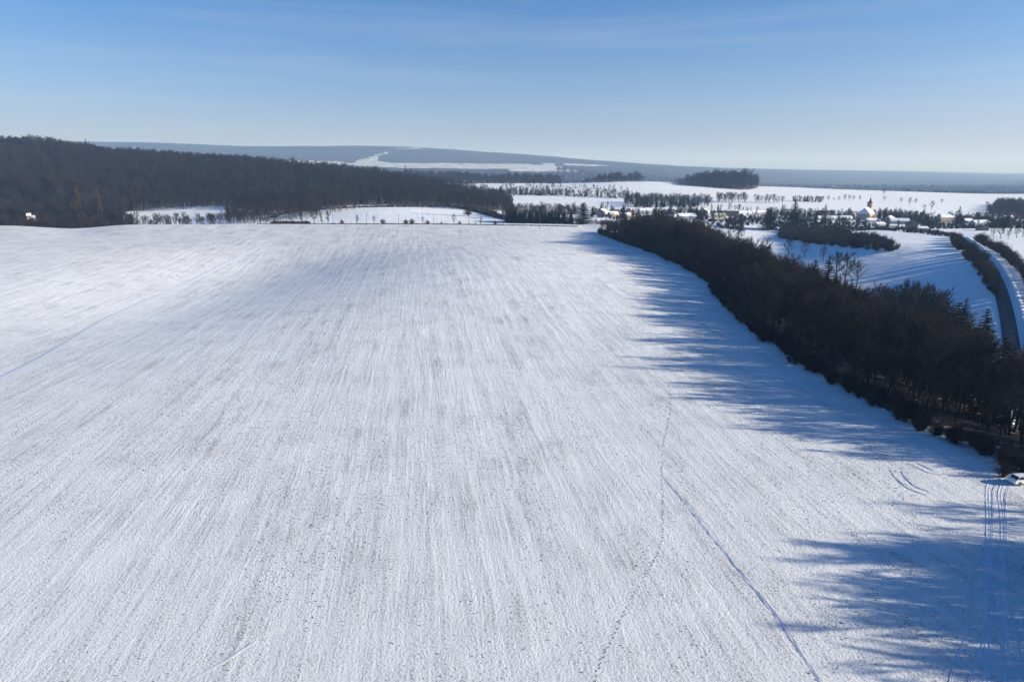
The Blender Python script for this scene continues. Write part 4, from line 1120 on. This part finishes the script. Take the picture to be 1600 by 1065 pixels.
for k_, (pl, sp, sc_, lb) in enumerate([([(1195, 890), (1345, 875), (1345, 950), (1195, 960)], 9.5, (.45, .85), 'dark garden trees behind the long white building'),
        ([(1378, 868), (1462, 862), (1470, 960), (1378, 970)], 8, (.6, 1.0), 'dark wooded gardens right of the church'), ([(1330, 900), (1382, 895), (1382, 960), (1330, 960)], 8, (.6, .95), 'dark trees behind the church'),
        ([(1485, 880), (1560, 870), (1560, 950), (1490, 950)], 9, (.5, .9), 'garden trees behind the houses near the road'), ([(1548, 770), (1620, 770), (1620, 900), (1552, 880)], 8.5, (.5, .95), 'dark trees around the houses at the right border'),
        ([(985, 880), (1195, 900), (1195, 925), (985, 910)], 11, (.3, .6), 'garden trees behind the left village houses')]):
    x_, y_ = fill(pxpoly(pl), sp, .5, 200 + k_)
    kk = np.array([all(math.hypot(a - c, b - d) > e for c, d, e in hpos) for a, b in zip(x_, y_)]); x_, y_ = x_[kk], y_[kk]
    scatter('garden_trees', np.stack([x_, y_, H(x_, y_) - .2], 1), ['mid', 'mid_wide', 'mid', 'mid_wide', 'conifer'], lb, sc=nr.uniform(sc_[0], sc_[1], len(x_)))
x = nr.uniform(925, 1620, 2600); Yv = nr.uniform(725, 960, 2600); X = np.array([uof(a, 340) for a in x]) * Yv
ok = np.array([all(math.hypot(a - c, b - d) > e * .9 and not (abs(a - c * b / d) < e and 0 < d - b < 26) for c, d, e in hpos) for a, b in zip(X, Yv)]) & ~((x > 1160) & (x < 1500) & (Yv < 755)) & (fbm(X / 30, Yv / 30, 77) > -.2)
scatter('garden_shrubs', np.stack([X, Yv, H(X, Yv) - .2], 1)[ok], ['bush', 'bush_tan', 'bush'], 'dark garden shrubs between the village houses', sc=nr.uniform(.45, 1.25, int(ok.sum())))

# ------------------------------------------------------------------ the car parked at the field corner
def car():
    x, y, z = hit(1597, 755)
    z = gz(x, y)
    o = thing('parked_car', (x, y, z), R(180 + 8))
    prof = [(-2.15, .42), (-2.2, .75), (-2.05, .95), (-1.0, 1.05), (1.95, 1.02), (2.12, .85), (2.15, .45)]
    arcs = []
    for cx in (1.30, -1.28):
        arcs.append([(cx + .36 * math.cos(a), .36 + .36 * math.sin(a)) for a in np.linspace(0, math.pi, 7)])
    low = [(2.15, .30)] + arcs[0] + arcs[1] + [(-2.15, .30)]
    poly = prof + low
    m = MB(); hw = .88
    for sg in (-1, 1):
        f = [(px_, sg * hw * (1 if pz < .9 else .95), pz) for px_, pz in poly]; m.face(f if sg < 0 else f[::-1])
    L_ = len(poly)
    for i in range(L_):
        j = (i + 1) % L_; a, b = poly[i], poly[j]
        w = lambda p: hw * (1 if p[1] < .9 else .95)
        m.face([(a[0], -w(a), a[1]), (a[0], w(a), a[1]), (b[0], w(b), b[1]), (b[0], -w(b), b[1])])
    link('body', m.mesh('car_body', M['carpaint']), o)
    g = MB(); lo = [(-1.15, 1.04), (1.75, 1.02)]; hi = [(-.35, 1.46), (1.35, 1.44)]
    def fr(p, wd): return [(p[0], -wd, p[1]), (p[0], wd, p[1])]
    a, b, c, d = fr(lo[0], .80), fr(lo[1], .80), fr(hi[1], .64), fr(hi[0], .64)
    g.face([a[0], a[1], d[1], d[0]]); g.face([b[1], b[0], c[0], c[1]]); g.face([a[0], d[0], c[0], b[0]]); g.face([a[1], b[1], c[1], d[1]])
    link('window', g.mesh('car_glass', M['glass']), o)
    r_ = MB(); r_.box((.5, 0, 1.475), (1.85, 1.30, .06)); link('roof', r_.mesh('car_roof', M['carpaint']), o)
    pm = MB()
    for sg in (-1, 1):
        for (x0, z0, x1, z1) in ((-1.15, 1.04, -.38, 1.47), (.35, 1.03, .40, 1.46), (1.75, 1.02, 1.36, 1.46)):
            pm.tube((x0, sg * .81, z0), (x1, sg * .65, z1), .035, .035, 4)
    link('pillar', pm.mesh('car_pillar', M['carpaint']), o)
    for cx in (1.30, -1.28):
        for sg in (-1, 1):
            t = MB(); t.tube((cx, sg * .68, .32), (cx, sg * .90, .32), .32, .32, 16, cap=True); w = link('wheel', t.mesh('car_tyre', M['rubber']), o)
            t = MB(); t.tube((cx, sg * .88, .32), (cx, sg * .915, .32), .19, .17, 10, cap=True); link('rim', t.mesh('car_rim', M['metal']), w)
    for sg in (-1, 1):
        t = MB(); t.box((-2.12, sg * .66, .78), (.16, .36, .16)); link('headlight', t.mesh('car_lamp', M['lamp']), o)
        t = MB(); t.box((-.85, sg * .97, 1.06), (.14, .2, .14)); link('mirror', t.mesh('car_mirror', M['carpaint']), o)
    tag(o, 'white hatchback parked beside the dark wood at the field corner', 'car')
car()
x, y, z = hit(1566, 745)
plant('bush', 'bush', x, y, gz(x, y), 3.0, 'dark bare bush left of the parked white car', 'bush')
x, y, z = hit(1600, 893)
for dx, dy, hh_, lb in ((.5, 0, 1.4, 'low dark bush on the right border beside the wheel tracks'), (1.6, -2.5, 1.6, 'second low bush on the right border, nearer than the other')):
    plant('bush', 'bush', x + dx, y + dy, gz(x + dx, y + dy), hh_, lb, 'bush')
# ------------------------------------------------------------------ haze
hz = MB(); hz.box((0, 13400, 155), (52000, 27400, 760))
hm, hnt, hb = new_mat('haze_air')
hnt.nodes.remove(hb)
pv = hnt.nodes.new('ShaderNodeVolumePrincipled')
pv.inputs['Color'].default_value = (0.37, 0.60, 1.0, 1)
pv.inputs['Density'].default_value = HAZE_DENSITY
pv.inputs['Anisotropy'].default_value = 0.05
pv.inputs['Absorption Color'].default_value = (0.85, 0.95, 1, 1)
hnt.links.new(pv.outputs[0], hnt.nodes['Material Output'].inputs['Volume'])
ho = link('haze', hz.mesh('haze', hm)); tag(ho, kind='stuff')
